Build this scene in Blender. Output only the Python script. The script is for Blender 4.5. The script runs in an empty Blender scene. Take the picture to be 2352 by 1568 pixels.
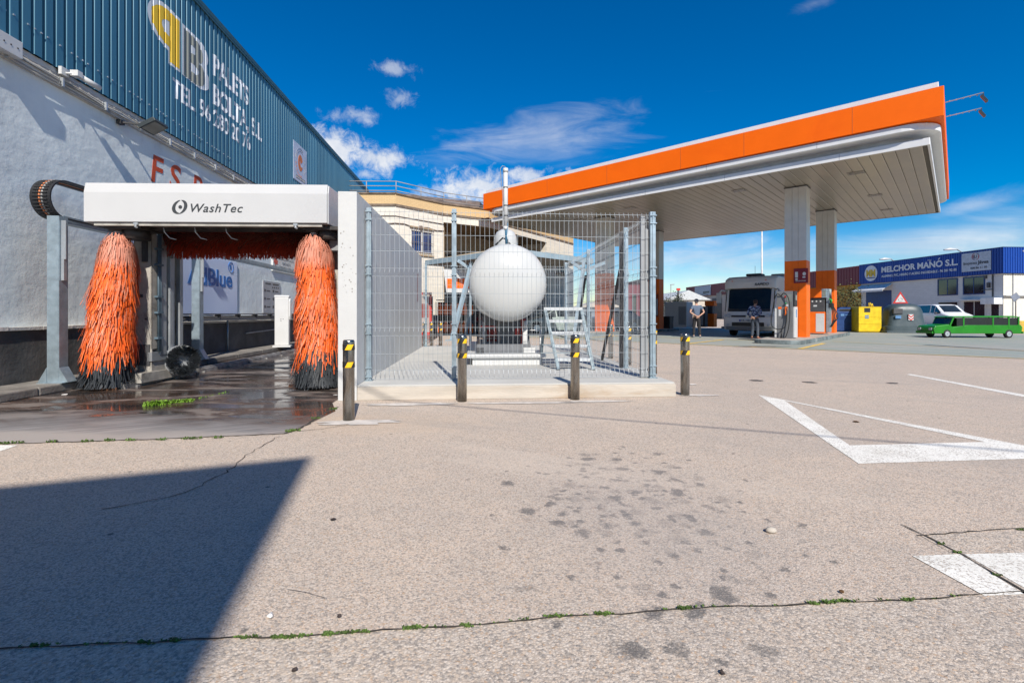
import bpy, bmesh, math, random
from math import sin, cos, pi, radians as R, sqrt, atan2
from mathutils import Vector, Matrix
random.seed(7)
C = bpy.context.scene.collection
# ---------------------------------------------------------------- camera, sun, sky
F, CX, HY, HC = 1120.0, 1176.0, 720.0, 1.1
cam = bpy.data.cameras.new("camera"); co = bpy.data.objects.new("camera", cam); C.objects.link(co)
co.location = (0, 0, HC); co.rotation_euler = (pi/2, 0, 0)
cam.sensor_width = 36; cam.lens = F/2352*36; cam.shift_y = -64/2352; cam.clip_end = 3000; cam.clip_start = .05
bpy.context.scene.camera = co
SUN_EL, SUN_AZ = R(41), R(165.4)          # azimuth clockwise from +Y
sl = bpy.data.lights.new("sun", 'SUN'); sl.energy = 5.0; sl.angle = R(.53); sl.color = (1, .945, .86)
so = bpy.data.objects.new("sun", sl); C.objects.link(so); so.location = (3, -8, 12)
sd = Vector((sin(SUN_AZ)*cos(SUN_EL), cos(SUN_AZ)*cos(SUN_EL), sin(SUN_EL)))
so.rotation_euler = sd.to_track_quat('Z', 'Y').to_euler()
vs = bpy.context.scene.view_settings
vs.view_transform = 'Standard'; vs.look = 'None'; vs.gamma = 1; vs.exposure = .30; vs.use_curve_mapping = False
bpy.context.scene.cycles.max_bounces = 8

class NT:
    """small node-tree helper"""
    def __init__(s, nt): s.nt = nt; nt.nodes.clear()
    def n(s, typ, ins=None, **props):
        nd = s.nt.nodes.new(typ)
        for k, v in props.items(): setattr(nd, k, v)
        for k, v in (ins or {}).items():
            if isinstance(v, bpy.types.NodeSocket): s.nt.links.new(v, nd.inputs[k])
            elif isinstance(v, bpy.types.Node): s.nt.links.new(v.outputs[0], nd.inputs[k])
            elif v is not None: nd.inputs[k].default_value = v
        return nd
    def m(s, op, a, b=None, c=None, clamp=False):
        ins = {0: a}
        if b is not None: ins[1] = b
        if c is not None: ins[2] = c
        return s.n('ShaderNodeMath', ins, operation=op, use_clamp=clamp).outputs[0]
    def mix(s, f, a, b, blend='MIX'):
        nd = s.nt.nodes.new('ShaderNodeMix'); nd.data_type = 'RGBA'; nd.blend_type = blend; nd.clamp_factor = True
        for i, v in ((0, f), (6, a), (7, b)):
            if isinstance(v, bpy.types.NodeSocket): s.nt.links.new(v, nd.inputs[i])
            else: nd.inputs[i].default_value = (v if not isinstance(v, tuple) or len(v) == 4 else (*v, 1))
        return nd.outputs[2]
    def ramp(s, v, a, b, lo=0., hi=1.):
        nd = s.n('ShaderNodeMapRange', {0: v, 1: a, 2: b, 3: lo, 4: hi}, clamp=True); nd.interpolation_type = 'SMOOTHSTEP'
        return nd.outputs[0]
    def noise(s, vec, scale, detail=3, rough=.55, dist=0.):
        return s.n('ShaderNodeTexNoise', {'Vector': vec, 'Scale': scale, 'Detail': detail, 'Roughness': rough, 'Distortion': dist}).outputs[0]
    def scale(s, vec, sc): return s.n('ShaderNodeVectorMath', {0: vec, 1: sc}, operation='MULTIPLY').outputs[0]

world = bpy.data.worlds.new("World"); bpy.context.scene.world = world; world.use_nodes = True
w = NT(world.node_tree)
sky = w.n('ShaderNodeTexSky', sky_type='NISHITA')
sky.sun_disc = False; sky.sun_elevation = SUN_EL; sky.sun_rotation = SUN_AZ; sky.air_density = 1.0; sky.dust_density = 0.0; sky.ozone_density = 3.0; sky.altitude = 0
hs = w.n('ShaderNodeHueSaturation', {'Color': sky, 'Saturation': 1.72, 'Value': 1.12, 'Hue': .507})
gen = w.n('ShaderNodeTexCoord').outputs['Generated']
sx = w.n('ShaderNodeSeparateXYZ', {0: gen})
az = w.m('ARCTAN2', sx.outputs[0], sx.outputs[1]); el = w.m('ARCSINE', sx.outputs[2])
v2 = w.n('ShaderNodeCombineXYZ', {0: az, 1: el}).outputs[0]
wob = w.m('ADD', w.m('MULTIPLY', w.noise(v2, 11, 7, .62), .6), w.m('MULTIPLY', w.noise(v2, 34, 6, .7, .5), .4)); wisp = w.noise(w.scale(v2, (3., 13., 1)), 1.6, 6, .62, .8); big = w.noise(v2, 30, 5, .6)
def azel(px, py):
    d = Vector(((px-CX)/F, 1, (HY-py)/F)).normalized(); return atan2(d.x, d.y), math.asin(d.z)
def cloud(px, py, rx, ry, dens, puffy, tilt=0.):
    a, e = azel(px, py); a2, _ = azel(px+rx, py); _, e2 = azel(px, py-ry)
    dx = w.m('DIVIDE', w.m('SUBTRACT', az, a), abs(a2-a)); dy0 = w.m('SUBTRACT', el, e)
    if tilt: dy0 = w.m('SUBTRACT', dy0, w.m('MULTIPLY', w.m('SUBTRACT', az, a), tilt))
    dy = w.m('DIVIDE', dy0, abs(e2-e))
    r2 = w.m('ADD', w.m('MULTIPLY', dx, dx), w.m('MULTIPLY', dy, dy))
    t = w.m('SUBTRACT', 1, w.m('SQRT', r2))
    nz = wob if puffy else wisp
    v = w.m('ADD', t, w.m('MULTIPLY', w.m('SUBTRACT', nz, .5), 4.6 if puffy else 2.6))
    return w.ramp(v, .05 if puffy else 0., .95 if puffy else 1.4, 0, dens)
cl = None
for a in [(872, 366, 92, 46, .95, 1), (775, 345, 88, 58, .95, 1), (1110, 428, 125, 55, .92, 1), (1215, 402, 85, 26, .8, 1), (985, 440, 60, 26, .6, 1),
          (912, 160, 66, 22, .45, 1), (812, 264, 88, 30, .5, 1), (915, 228, 50, 30, .42, 1), (1250, 318, 330, 70, .42, 0, .1), (1230, 350, 200, 40, .25, 0),
          (1870, 8, 80, 24, .3, 0), (2200, 545, 620, 75, .62, 0, .12), (1650, 590, 420, 60, .6, 0), (2250, 470, 300, 30, .4, 0, .2), (1300, 500, 300, 90, .4, 0), (1650, 650, 500, 26, .5, 0), (840, 400, 40, 20, .6, 1)]:
    c = cloud(*a); cl = c if cl is None else w.m('MAXIMUM', cl, c)
shade = w.ramp(w.noise(w.n('ShaderNodeVectorMath', {0: v2, 1: (0.01, .012, 0)}, operation='ADD').outputs[0], 11, 7, .62), .35, .7)
ccol = w.mix(shade, (6.6, 7.1, 8.0), (9.3, 9.3, 9.3))
lp = w.mix(cl, hs.outputs[0], ccol)
bg = w.n('ShaderNodeBackground', {'Color': lp, 'Strength': .087})
w.n('ShaderNodeOutputWorld', {0: bg})

# ---------------------------------------------------------------- materials
MATS = {}
def new_mat(name):
    m = bpy.data.materials.new(name); m.use_nodes = True; t = NT(m.node_tree); MATS[name] = m
    p = t.n('ShaderNodeBsdfPrincipled'); t.n('ShaderNodeOutputMaterial', {0: p}); return m, t, p
def L(t, a, p, k): t.nt.links.new(a, p.inputs[k])
def mat(name, col, rough=.6, metal=0., var=.10, vscale=3., dirt=None, bump=0., bscale=20., spec=.5, stretch=(1, 1, 1), emit=None, alpha=None, trans=0.):
    if name in MATS: return MATS[name]
    m, t, p = new_mat(name)
    pos = t.n('ShaderNodeTexCoord').outputs['Object']
    vec = t.scale(pos, stretch)
    nz = t.noise(vec, vscale, 5, .6)
    f = t.ramp(nz, .3, .7)
    dk = tuple(c*(1-var*1.6) for c in col); lt = tuple(min(1, c*(1+var*.6)) for c in col)
    c = t.mix(f, dk, lt)
    if dirt:
        n2 = t.noise(vec, vscale*.45, 6, .68, .6)
        c = t.mix(t.ramp(n2, .52, .72, 0, dirt[1]), c, dirt[0])
    L(t, c, p, 'Base Color')
    p.inputs['Roughness'].default_value = rough; p.inputs['Metallic'].default_value = metal
    L(t, t.ramp(nz, 0, 1, max(0, rough-.08), min(1, rough+.08)), p, 'Roughness')
    p.inputs['Specular IOR Level'].default_value = spec; p.inputs['Transmission Weight'].default_value = trans
    if bump:
        b = t.n('ShaderNodeBump', {'Height': t.noise(vec, bscale, 4, .6), 'Strength': bump, 'Distance': .02}); L(t, b.outputs[0], p, 'Normal')
    return m
white = mat('white_paint', (.58, .58, .57), .35, var=.03, dirt=((.62, .61, .58), .25))
panel_white = mat('panel_white', (.52, .52, .52), .3, var=.02, vscale=1.2)
wall_white = mat('rendered_white', (.54, .54, .53), .85, var=.03, vscale=1.5, dirt=((.55, .54, .52), .35), bump=.25, bscale=9)
orange = mat('orange_panel', (.90, .135, .0), .55, var=.03, vscale=.7, dirt=((.80, .10, .0), .5), spec=.2)
orange2 = mat('orange_paint', (.86, .15, .01), .5, var=.06, spec=.25)
black = mat('black_plastic', (.018, .018, .02), .5, var=.2)
rubber = mat('black_rubber', (.014, .014, .015), .75, var=.25)
dark = mat('dark_grey', (.06, .06, .065), .6, var=.15)
grey = mat('grey_paint', (.28, .29, .30), .5, var=.08)
pumpgrey = mat('pump_grey', (.16, .165, .17), .45, var=.08)
steel = mat('stainless_steel', (.33, .32, .30), .26, 1., var=.22, vscale=3, stretch=(9, 9, 1), dirt=((.20, .16, .12), .6))
galv = mat('galvanised_steel', (.34, .42, .47), .42, .55, var=.12, vscale=9)
wire = mat('galvanised_wire', (.33, .36, .38), .5, .3, var=.05)
alu = mat('aluminium', (.50, .53, .55), .35, .6, var=.08)
yellow = mat('yellow_tape', (.88, .50, .01), .45, var=.05)
redp = mat('red_paint', (.55, .03, .02), .4, var=.1)
maroon = mat('maroon_cladding', (.16, .022, .035), .5, var=.08, stretch=(8, 1, 1))
concrete = mat('concrete', (.56, .535, .49), .9, var=.08, vscale=2, dirt=((.40, .37, .32), .45), bump=.35, bscale=25)
formed = mat('board_marked_concrete', (.50, .45, .385), .9, var=.1, vscale=1.3, stretch=(1, 1, 7), dirt=((.36, .26, .17), .7), bump=.3, bscale=12)
darkconc = mat('stained_dark_concrete', (.10, .098, .095), .85, var=.3, vscale=1.4, dirt=((.045, .045, .045), .7), bump=.4, bscale=14)
kerbm = mat('kerb_concrete', (.22, .20, .175), .85, var=.25, vscale=2.5, dirt=((.09, .075, .06), .7), bump=.4, bscale=30)
glass = mat('dark_glass', (.02, .028, .035), .06, var=.3, vscale=.7, spec=.8)
blueglass = mat('blue_glass', (.02, .06, .19), .08, var=.3, spec=.8)
beige = mat('machine_beige', (.40, .375, .335), .5, var=.15, vscale=6, dirt=((.10, .085, .07), .8))
skin = mat('skin', (.48, .27, .19), .6, var=.05)
soffit = mat('soffit_slats', (.36, .32, .255), .33, .2, var=.10, vscale=1.4, stretch=(1, .5, 1), dirt=((.30, .27, .23), .6))
leaf = mat('foliage', (.055, .10, .025), .6, var=.5, vscale=2)
leafd = mat('dark_foliage', (.035, .05, .02), .6, var=.5, vscale=2)
moss = mat('moss', (.10, .17, .03), .8, var=.4, vscale=30)
bark = mat('bark', (.10, .075, .05), .9, var=.2)
bluecan = mat('blue_steel', (.01, .045, .17), .5, var=.15)
yelcan = mat('yellow_steel', (.72, .50, .005), .5, var=.12, vscale=4)

def posnode(t): return t.n('ShaderNodeNewGeometry').outputs['Position']
def ground_mat(name, coarse=1., base=((.61, .465, .355), (.52, .41, .33))):
    m, t, p = new_mat(name); pos = posnode(t)
    agg = t.n('ShaderNodeTexVoronoi', {'Vector': t.n('ShaderNodeVectorMath', {0: pos, 1: t.scale(t.n('ShaderNodeTexNoise', {'Vector': pos, 'Scale': 130., 'Detail': 2.}).outputs['Color'], (.014, .014, 0))}, operation='ADD').outputs[0], 'Scale': 135/coarse, 'Randomness': 1.}); agg.feature = 'F1'
    wn = t.n('ShaderNodeSeparateColor', {0: agg.outputs['Color']})
    big = t.noise(pos, .5, 5, .6); mid = t.noise(pos, 3.2, 5, .65)
    c = t.mix(t.ramp(big, .35, .65), base[0], base[1])
    c = t.mix(t.ramp(mid, .35, .75, 0, .5), c, (.40, .335, .28)); c = t.mix(t.ramp(t.noise(pos, .9, 7, .7, .8), .52, .74, 0, .35), c, (.60, .50, .42))
    # stones: light, dark, ochre
    r = wn.outputs[0]; edge = t.ramp(agg.outputs['Distance'], .35, .62, 0, 1)
    c = t.mix(t.ramp(r, .60, .74, 0, .42), c, (.66, .60, .54))
    c = t.mix(t.ramp(r, .32, .16, 0, .75), c, (.19, .175, .165))
    c = t.mix(t.ramp(wn.outputs[1], .93, .96, 0, .6), c, (.46, .28, .15))
    c = t.mix(t.m('MULTIPLY', edge, .42), c, (.25, .21, .175))
    # fine speckle
    c = t.mix(t.ramp(t.noise(pos, 95, 3, .85), .55, .66, 0, .6), c, (.21, .19, .18)); c = t.mix(t.ramp(t.noise(pos, 210, 2, .8), .50, .40, 0, .35), c, (.62, .56, .51))
    # pits / crumbs
    v2_ = t.n('ShaderNodeTexVoronoi', {'Vector': pos, 'Scale': 4.6, 'Randomness': 1.}); v2_.feature = 'F1'
    s2 = t.n('ShaderNodeSeparateColor', {0: v2_.outputs['Color']})
    nse = t.noise(pos, 28, 4, .7)
    dd = t.m('ADD', v2_.outputs['Distance'], t.m('MULTIPLY', t.m('SUBTRACT', nse, .5), .16))
    sm = t.m('MULTIPLY', t.ramp(dd, .085, .045), t.ramp(s2.outputs[0], .62, .66, 0, .85))
    c = t.mix(sm, c, (.10, .095, .09))
    # cluster of oil drips
    d = t.n('ShaderNodeVectorMath', {0: t.n('ShaderNodeVectorMath', {0: pos, 1: (.72, 2.75, 0)}, operation='SUBTRACT').outputs[0], 1: (1.15, .68, 0)}, operation='MULTIPLY').outputs[0]
    dl = t.n('ShaderNodeVectorMath', {0: d}, operation='LENGTH').outputs['Value']
    v3 = t.n('ShaderNodeTexVoronoi', {'Vector': t.n('ShaderNodeVectorMath', {0: pos, 1: t.scale(t.n('ShaderNodeTexNoise', {'Vector': pos, 'Scale': 9.}).outputs['Color'], (.12, .12, 0))}, operation='ADD').outputs[0], 'Scale': 9., 'Randomness': 1.}); v3.feature = 'F1'
    s3 = t.n('ShaderNodeSeparateColor', {0: v3.outputs['Color']})
    d3 = t.m('ADD', v3.outputs['Distance'], t.m('MULTIPLY', t.m('SUBTRACT', t.noise(pos, 40, 5, .8), .5), 1.1))
    prob = t.m('GREATER_THAN', s3.outputs[1], t.ramp(dl, .1, 1.15, .25, 1.02))
    rad = t.m('ADD', t.m('MULTIPLY', s3.outputs[0], .26), .16)
    v5 = t.n('ShaderNodeTexVoronoi', {'Vector': t.n('ShaderNodeVectorMath', {0: pos, 1: t.scale(t.n('ShaderNodeTexNoise', {'Vector': pos, 'Scale': 30.}).outputs['Color'], (.05, .05, 0))}, operation='ADD').outputs[0], 'Scale': 16., 'Randomness': 1.}); s5 = t.n('ShaderNodeSeparateColor', {0: v5.outputs['Color']})
    fine = t.m('MULTIPLY', t.ramp(t.m('ADD', v5.outputs['Distance'], t.m('MULTIPLY', t.m('SUBTRACT', nse, .5), .9)), .50, .18), t.m('GREATER_THAN', s5.outputs[1], t.ramp(dl, .0, 1.15, .55, 1.01)))
    drip = t.m('MULTIPLY', t.m('MULTIPLY', t.ramp(t.m('SUBTRACT', d3, rad), .26, -.10), prob), t.ramp(s3.outputs[2], 0, 1, .3, .9))
    drip = t.m('MAXIMUM', drip, t.m('MULTIPLY', fine, .85)); drip = t.m('MULTIPLY', drip, t.ramp(agg.outputs['Distance'], .1, .6, .62, 1.))
    c = t.mix(drip, c, (.105, .098, .095))
    c = t.mix(t.ramp(dl, 1.0, .1, 0, .28), c, (.33, .30, .29))
    # rusty tint band and greyish worn tracks
    d4 = t.n('ShaderNodeVectorMath', {0: t.n('ShaderNodeVectorMath', {0: pos, 1: (-1.6, 4.9, 0)}, operation='SUBTRACT').outputs[0], 1: (.5, 1.2, 0)}, operation='MULTIPLY').outputs[0]
    c = t.mix(t.ramp(t.m('ADD', t.n('ShaderNodeVectorMath', {0: d4}, operation='LENGTH').outputs['Value'], t.m('MULTIPLY', mid, .5)), 1.1, .4, 0, .35), c, (.52, .39, .28))
    c = t.mix(t.ramp(t.noise(pos, 1.3, 6, .7, .6), .60, .78, 0, .4), c, (.30, .28, .265))
    lane = t.noise(t.scale(t.n('ShaderNodeVectorRotate', {'Vector': pos, 'Angle': R(24)}, rotation_type='Z_AXIS').outputs[0], (.16, 1.5, 1)), 1.1, 5, .6, .4)
    c = t.mix(t.ramp(lane, .54, .70, 0, .30), c, (.30, .27, .25)); c = t.mix(t.ramp(lane, .42, .28, 0, .22), c, (.66, .56, .47))
    c = t.mix(1., c, (1.04, 1.03, 1.0), 'MULTIPLY')
    L(t, c, p, 'Base Color'); p.inputs['Roughness'].default_value = .88
    h = t.m('ADD', t.m('MULTIPLY', t.m('SUBTRACT', .6, agg.outputs['Distance']), .7), t.m('MULTIPLY', nse, .6))
    b = t.n('ShaderNodeBump', {'Height': h, 'Strength': .6, 'Distance': .005*coarse}); L(t, b.outputs[0], p, 'Normal')
    return m
gmat = ground_mat('exposed_aggregate'); gmat2 = ground_mat('coarse_aggregate', 1.3, ((.57, .455, .355), (.49, .40, .325)))

def wet_mat():
    m, t, p = new_mat('wet_wash_floor'); pos = posnode(t)
    sp = t.scale(pos, (.55, 1.3, 1)); st = t.scale(pos, (.35, 4.5, 1))
    y = t.n('ShaderNodeSeparateXYZ', {0: pos}).outputs[1]
    n1 = t.noise(sp, .8, 6, .6, .5); n2 = t.noise(sp, 1.9, 7, .65, .4); n3 = t.noise(st, 5, 5, .7)
    rot = t.n('ShaderNodeVectorRotate', {'Vector': pos, 'Angle': R(-32)}, rotation_type='Z_AXIS').outputs[0]
    brush_ = t.noise(t.scale(rot, (.5, 26, 1)), 1, 5, .7)
    dry = t.ramp(t.m('ADD', y, t.m('MULTIPLY', t.m('SUBTRACT', n1, .5), 3.4)), 5.5, 4.35)
    c = t.mix(t.ramp(n1, .38, .62), (.050, .043, .041), (.075, .046, .032))
    c = t.mix(t.ramp(n2, .53, .62, 0, .85), c, (.185, .155, .135))
    c = t.mix(t.ramp(n2, .46, .36, 0, .8), c, (.022, .021, .022))
    c = t.mix(dry, c, t.mix(t.ramp(brush_, .35, .65), (.13, .125, .125), (.29, .27, .26)))
    c = t.mix(t.ramp(t.m('ADD', y, t.m('MULTIPLY', t.m('SUBTRACT', n2, .5), .9)), 4.75, 4.3), c, (.34, .30, .27))
    L(t, c, p, 'Base Color')
    puddle = t.ramp(t.m('ADD', n2, t.m('MULTIPLY', dry, .5)), .545, .49)
    rg = t.m('SUBTRACT', .60, t.m('MULTIPLY', puddle, .50)); L(t, rg, p, 'Roughness')
    p.inputs['Specular IOR Level'].default_value = .5
    h = t.m('MULTIPLY', t.m('ADD', t.m('MULTIPLY', n3, .5), brush_), t.m('SUBTRACT', 1.02, puddle))
    b = t.n('ShaderNodeBump', {'Height': h, 'Strength': .35, 'Distance': .006}); L(t, b.outputs[0], p, 'Normal')
    return m
def green_floor():
    m, t, p = new_mat('greenish_forecourt'); pos = posnode(t)
    n1 = t.noise(pos, .35, 6, .65); n2 = t.noise(pos, 5, 6, .7); n3 = t.noise(pos, 60, 3, .7)
    c = t.mix(t.ramp(n1, .35, .65), (.26, .30, .265), (.33, .325, .29))
    c = t.mix(t.ramp(n2, .5, .75, 0, .6), c, (.18, .20, .185)); c = t.mix(t.ramp(n3, .5, .7, 0, .3), c, (.42, .42, .38))
    L(t, c, p, 'Base Color'); p.inputs['Roughness'].default_value = .7
    return m
def paint_mat():
    m, t, p = new_mat('worn_road_paint'); pos = posnode(t)
    c = t.mix(t.ramp(t.noise(pos, 2.5, 6, .7), .4, .7), (.82, .79, .72), (.70, .67, .60))
    c = t.mix(t.ramp(t.m('ADD', t.noise(pos, 80, 4, .8), t.m('MULTIPLY', t.noise(pos, 3, 5, .7), .28)), .66, .73, 0, .9), c, (.36, .31, .26)); c = t.mix(t.ramp(t.noise(pos, 6, 7, .8, .5), .56, .76, 0, .55), c, (.45, .41, .36))
    L(t, c, p, 'Base Color'); p.inputs['Roughness'].default_value = .75
    b = t.n('ShaderNodeBump', {'Height': t.noise(pos, 90, 3, .8), 'Strength': .4, 'Distance': .004}); L(t, b.outputs[0], p, 'Normal')
    return m
def yline_mat():
    m, t, p = new_mat('worn_yellow_line'); pos = posnode(t)
    c = t.mix(t.ramp(t.noise(pos, 4, 7, .75), .45, .62, 0, .8), (.78, .50, .08), (.36, .34, .26))
    L(t, c, p, 'Base Color'); p.inputs['Roughness'].default_value = .7
    return m
def brick_mat(name, col, mortar, bw=.4, bh=.2, rot=None):
    m, t, p = new_mat(name); pos = t.n('ShaderNodeTexCoord').outputs['Object']
    s = t.n('ShaderNodeSeparateXYZ', {0: pos}); v = t.n('ShaderNodeCombineXYZ', {0: s.outputs[0], 1: s.outputs[2]}).outputs[0]
    b = t.n('ShaderNodeTexBrick', {'Vector': v, 'Color1': (*col, 1), 'Color2': (*[c*.92 for c in col], 1), 'Mortar': (*mortar, 1), 'Scale': 1., 'Mortar Size': .012, 'Brick Width': bw, 'Row Height': bh, 'Mortar Smooth': .3})
    c = t.mix(t.ramp(t.noise(pos, 1.2, 6, .65), .45, .75, 0, .3), b.outputs[0], tuple(x*.75 for x in col))
    L(t, c, p, 'Base Color'); p.inputs['Roughness'].default_value = .85
    bm = t.n('ShaderNodeBump', {'Height': b.outputs[1], 'Strength': -.3, 'Distance': .01}); L(t, bm.outputs[0], p, 'Normal')
    return m
def render_wall():
    m, t, p = new_mat('rough_grey_white_render'); pos = posnode(t)
    n1 = t.noise(pos, .55, 6, .6); n2 = t.noise(pos, 2.2, 6, .65)
    c = t.mix(t.ramp(n1, .35, .65), (.77, .82, .81), (.66, .71, .715))
    c = t.mix(t.ramp(n2, .52, .78, 0, .4), c, (.46, .47, .48)); c = t.mix(t.ramp(t.noise(pos, 1.1, 7, .72, 1.), .56, .70, 0, .35), c, (.50, .54, .56))
    drips = t.noise(t.scale(pos, (1, 4.5, .35)), 1.6, 6, .7); z = t.n('ShaderNodeSeparateXYZ', {0: pos}).outputs[2]
    c = t.mix(t.m('MULTIPLY', t.ramp(drips, .5, .75), t.ramp(z, 2.2, .9, .1, .75)), c, (.42, .39, .35))
    L(t, c, p, 'Base Color'); p.inputs['Roughness'].default_value = .9
    h = t.m('ADD', t.m('MULTIPLY', t.noise(t.scale(pos, (1, 1, 1.2)), 5, 3, .5), 1.), t.m('MULTIPLY', t.noise(pos, 17, 4, .6), .25))
    b = t.n('ShaderNodeBump', {'Height': h, 'Strength': .32, 'Distance': .03}); L(t, b.outputs[0], p, 'Normal')
    return m
def bristle_mat(name, a, b_, tip, z0, z1):
    m, t, p = new_mat(name)
    ri = t.n('ShaderNodeNewGeometry').outputs['Random Per Island']; pos = t.n('ShaderNodeTexCoord').outputs['Object']
    z = t.n('ShaderNodeSeparateXYZ', {0: pos}).outputs[2]
    c = t.mix(t.ramp(t.m('ADD', ri, t.m('MULTIPLY', t.m('SUBTRACT', t.noise(pos, 2.6, 4, .6), .5), 2.0)), .45, 1.0), a, b_)
    c = t.mix(t.ramp(t.m('ADD', z, t.m('MULTIPLY', ri, .12)), z0, z1, 0, .92), c, tip)
    c = t.mix(t.ramp(t.m('FRACT', t.m('MULTIPLY', ri, 17.3)), .66, .95, 0, .6), c, tuple(x*.42 for x in a))  # some strips coloured darker to stand in for shaded gaps between layers
    L(t, c, p, 'Base Color'); p.inputs['Roughness'].default_value = .65
    return m
def clad_mat(name, col):
    m, t, p = new_mat(name); pos = t.n('ShaderNodeTexCoord').outputs['Object']
    s = t.n('ShaderNodeSeparateXYZ', {0: pos}).outputs[0]
    sheet = t.n('ShaderNodeTexWhiteNoise', {'W': t.m('FLOOR', t.m('DIVIDE', s, 1.0))}, noise_dimensions='1D').outputs[0]
    strk = t.noise(t.scale(pos, (9, 9, .25)), 2, 5, .7)
    c = t.mix(t.m('MULTIPLY', sheet, .6), col, tuple(min(1, x*1.5) for x in col))
    c = t.mix(t.ramp(strk, .5, .8, 0, .35), c, tuple(x*1.6+.03 for x in col)); c = t.mix(t.ramp(strk, .45, .2, 0, .5), c, tuple(x*.6 for x in col))
    L(t, c, p, 'Base Color'); p.inputs['Roughness'].default_value = .42; p.inputs['Metallic'].default_value = .15
    return m

# ---------------------------------------------------------------- mesh helpers
SPLIT = {'screw', 'cable_clip', 'brace', 'seam', 'joint', 'red_pipe', 'pipework', 'small_print', 'clamp', 'sill', 'roller_door', 'display', 'sticker', 'wiper', 'shelf', 'pictogram', 'headlight', 'bumper', 'accent', 'side_panel', 'button', 'goods', 'small_plate', 'end_window', 'stretcher', 'lifting_hook', 'side_window', 'nozzle', 'cable', 'support_tube', 'red_chevron', 'keyhole', 'shop_canopy', 'motor', 'rib'}
class MB:
    def __init__(s): s.v = []; s.f = []; s.mi = []; s.m = 0; s.sm = []; s.smooth = False
    def add(s, vs, fs):
        o = len(s.v); s.v += [tuple(x) for x in vs]
        for f in fs: s.f.append([i+o for i in f]); s.mi.append(s.m); s.sm.append(s.smooth)
        return s
    def box(s, x0, x1, y0, y1, z0, z1, M=None):
        vs = [Vector((x, y, z)) for z in (z0, z1) for y in (y0, y1) for x in (x0, x1)]
        if M: vs = [M @ v for v in vs]
        return s.add(vs, [(0, 2, 3, 1), (4, 5, 7, 6), (0, 1, 5, 4), (2, 6, 7, 3), (0, 4, 6, 2), (1, 3, 7, 5)])
    def bar(s, a, b, wx, wy=None, up=(0, 0, 1)):
        a, b = Vector(a), Vector(b); wy = wy or wx; d = (b-a).normalized(); up = Vector(up)
        if abs(d.dot(up)) > .98: up = Vector((0, 1, 0))
        x = d.cross(up).normalized(); y = x.cross(d)
        vs = [p+x*sx*wx/2+y*sy*wy/2 for p in (a, b) for sx, sy in ((-1, -1), (1, -1), (1, 1), (-1, 1))]
        return s.add(vs, [(3, 2, 1, 0), (4, 5, 6, 7), (0, 1, 5, 4), (1, 2, 6, 5), (2, 3, 7, 6), (3, 0, 4, 7)])
    def tube(s, pts, r, n=8, cap=True, closed=False):
        pts = [Vector(p) for p in pts]; rs = r if isinstance(r, (list, tuple)) else [r]*len(pts)
        old = s.smooth; s.smooth = n > 4
        rings = []; px = None
        for i, p in enumerate(pts):
            d = (pts[min(i+1, len(pts)-1)]-pts[max(i-1, 0)]).normalized()
            if px is None:
                up = Vector((0, 0, 1)) if abs(d.z) < .9 else Vector((0, 1, 0)); px = d.cross(up).normalized()
            else:
                px = (px-d*px.dot(d)).normalized()
            py = d.cross(px)
            rings.append([p+px*cos(2*pi*k/n+pi/4)*rs[i]+py*sin(2*pi*k/n+pi/4)*rs[i] for k in range(n)])
        vs = [v for r_ in rings for v in r_]; fs = []
        for i in range(len(pts)-1):
            for k in range(n): fs.append((i*n+k, i*n+(k+1) % n, (i+1)*n+(k+1) % n, (i+1)*n+k))
        s.add(vs, fs)
        s.smooth = False
        if cap:
            o = len(s.v)-len(vs); s.f.append([o+k for k in range(n)][::-1]); s.mi.append(s.m); s.sm.append(False)
            s.f.append([o+(len(pts)-1)*n+k for k in range(n)]); s.mi.append(s.m); s.sm.append(False)
        s.smooth = old
        return s
    def cyl(s, c, r, h, n=24, r2=None, axis='z'):
        c = Vector(c); ax = {'x': Vector((1, 0, 0)), 'y': Vector((0, 1, 0)), 'z': Vector((0, 0, 1))}[axis]
        return s.tube([c, c+ax*h], [r, r2 if r2 is not None else r], n)
    def lathe(s, prof, n=32, c=(0, 0, 0), M=None):
        c = Vector(c); vs = []; fs = []; old = s.smooth; s.smooth = True
        for (r, z) in prof:
            for k in range(n): vs.append(Vector((r*cos(2*pi*k/n), r*sin(2*pi*k/n), z)))
        vs = [(M @ v if M else v)+c for v in vs]
        for i in range(len(prof)-1):
            for k in range(n): fs.append((i*n+k, i*n+(k+1) % n, (i+1)*n+(k+1) % n, (i+1)*n+k))
        fs.append(tuple(range(n))[::-1]); fs.append(tuple((len(prof)-1)*n+k for k in range(n)))
        s.add(vs, fs); s.smooth = old; return s
    def prism(s, poly, z0, z1):
        n = len(poly); vs = [(x, y, z0) for x, y in poly]+[(x, y, z1) for x, y in poly]
        return s.add(vs, [tuple(range(n))[::-1], tuple(range(n, 2*n))]+[(i, (i+1) % n, (i+1) % n+n, i+n) for i in range(n)])
    def xprism(s, prof, x0, x1):       # profile in (y, z), extruded along x
        n = len(prof); vs = [(x0, y, z) for y, z in prof]+[(x1, y, z) for y, z in prof]
        return s.add(vs, [tuple(range(n)), tuple(range(n, 2*n))[::-1]]+[(i+n, (i+1) % n+n, (i+1) % n, i) for i in range(n)])
    def yprism(s, prof, y0, y1):       # profile in (x, z), extruded along y
        n = len(prof); vs = [(x, y0, z) for x, z in prof]+[(x, y1, z) for x, z in prof]
        return s.add(vs, [tuple(range(n)), tuple(range(n, 2*n))[::-1]]+[(i+n, (i+1) % n+n, (i+1) % n, i) for i in range(n)])
    def quad(s, *p): return s.add(p, [tuple(range(len(p)))])
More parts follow.
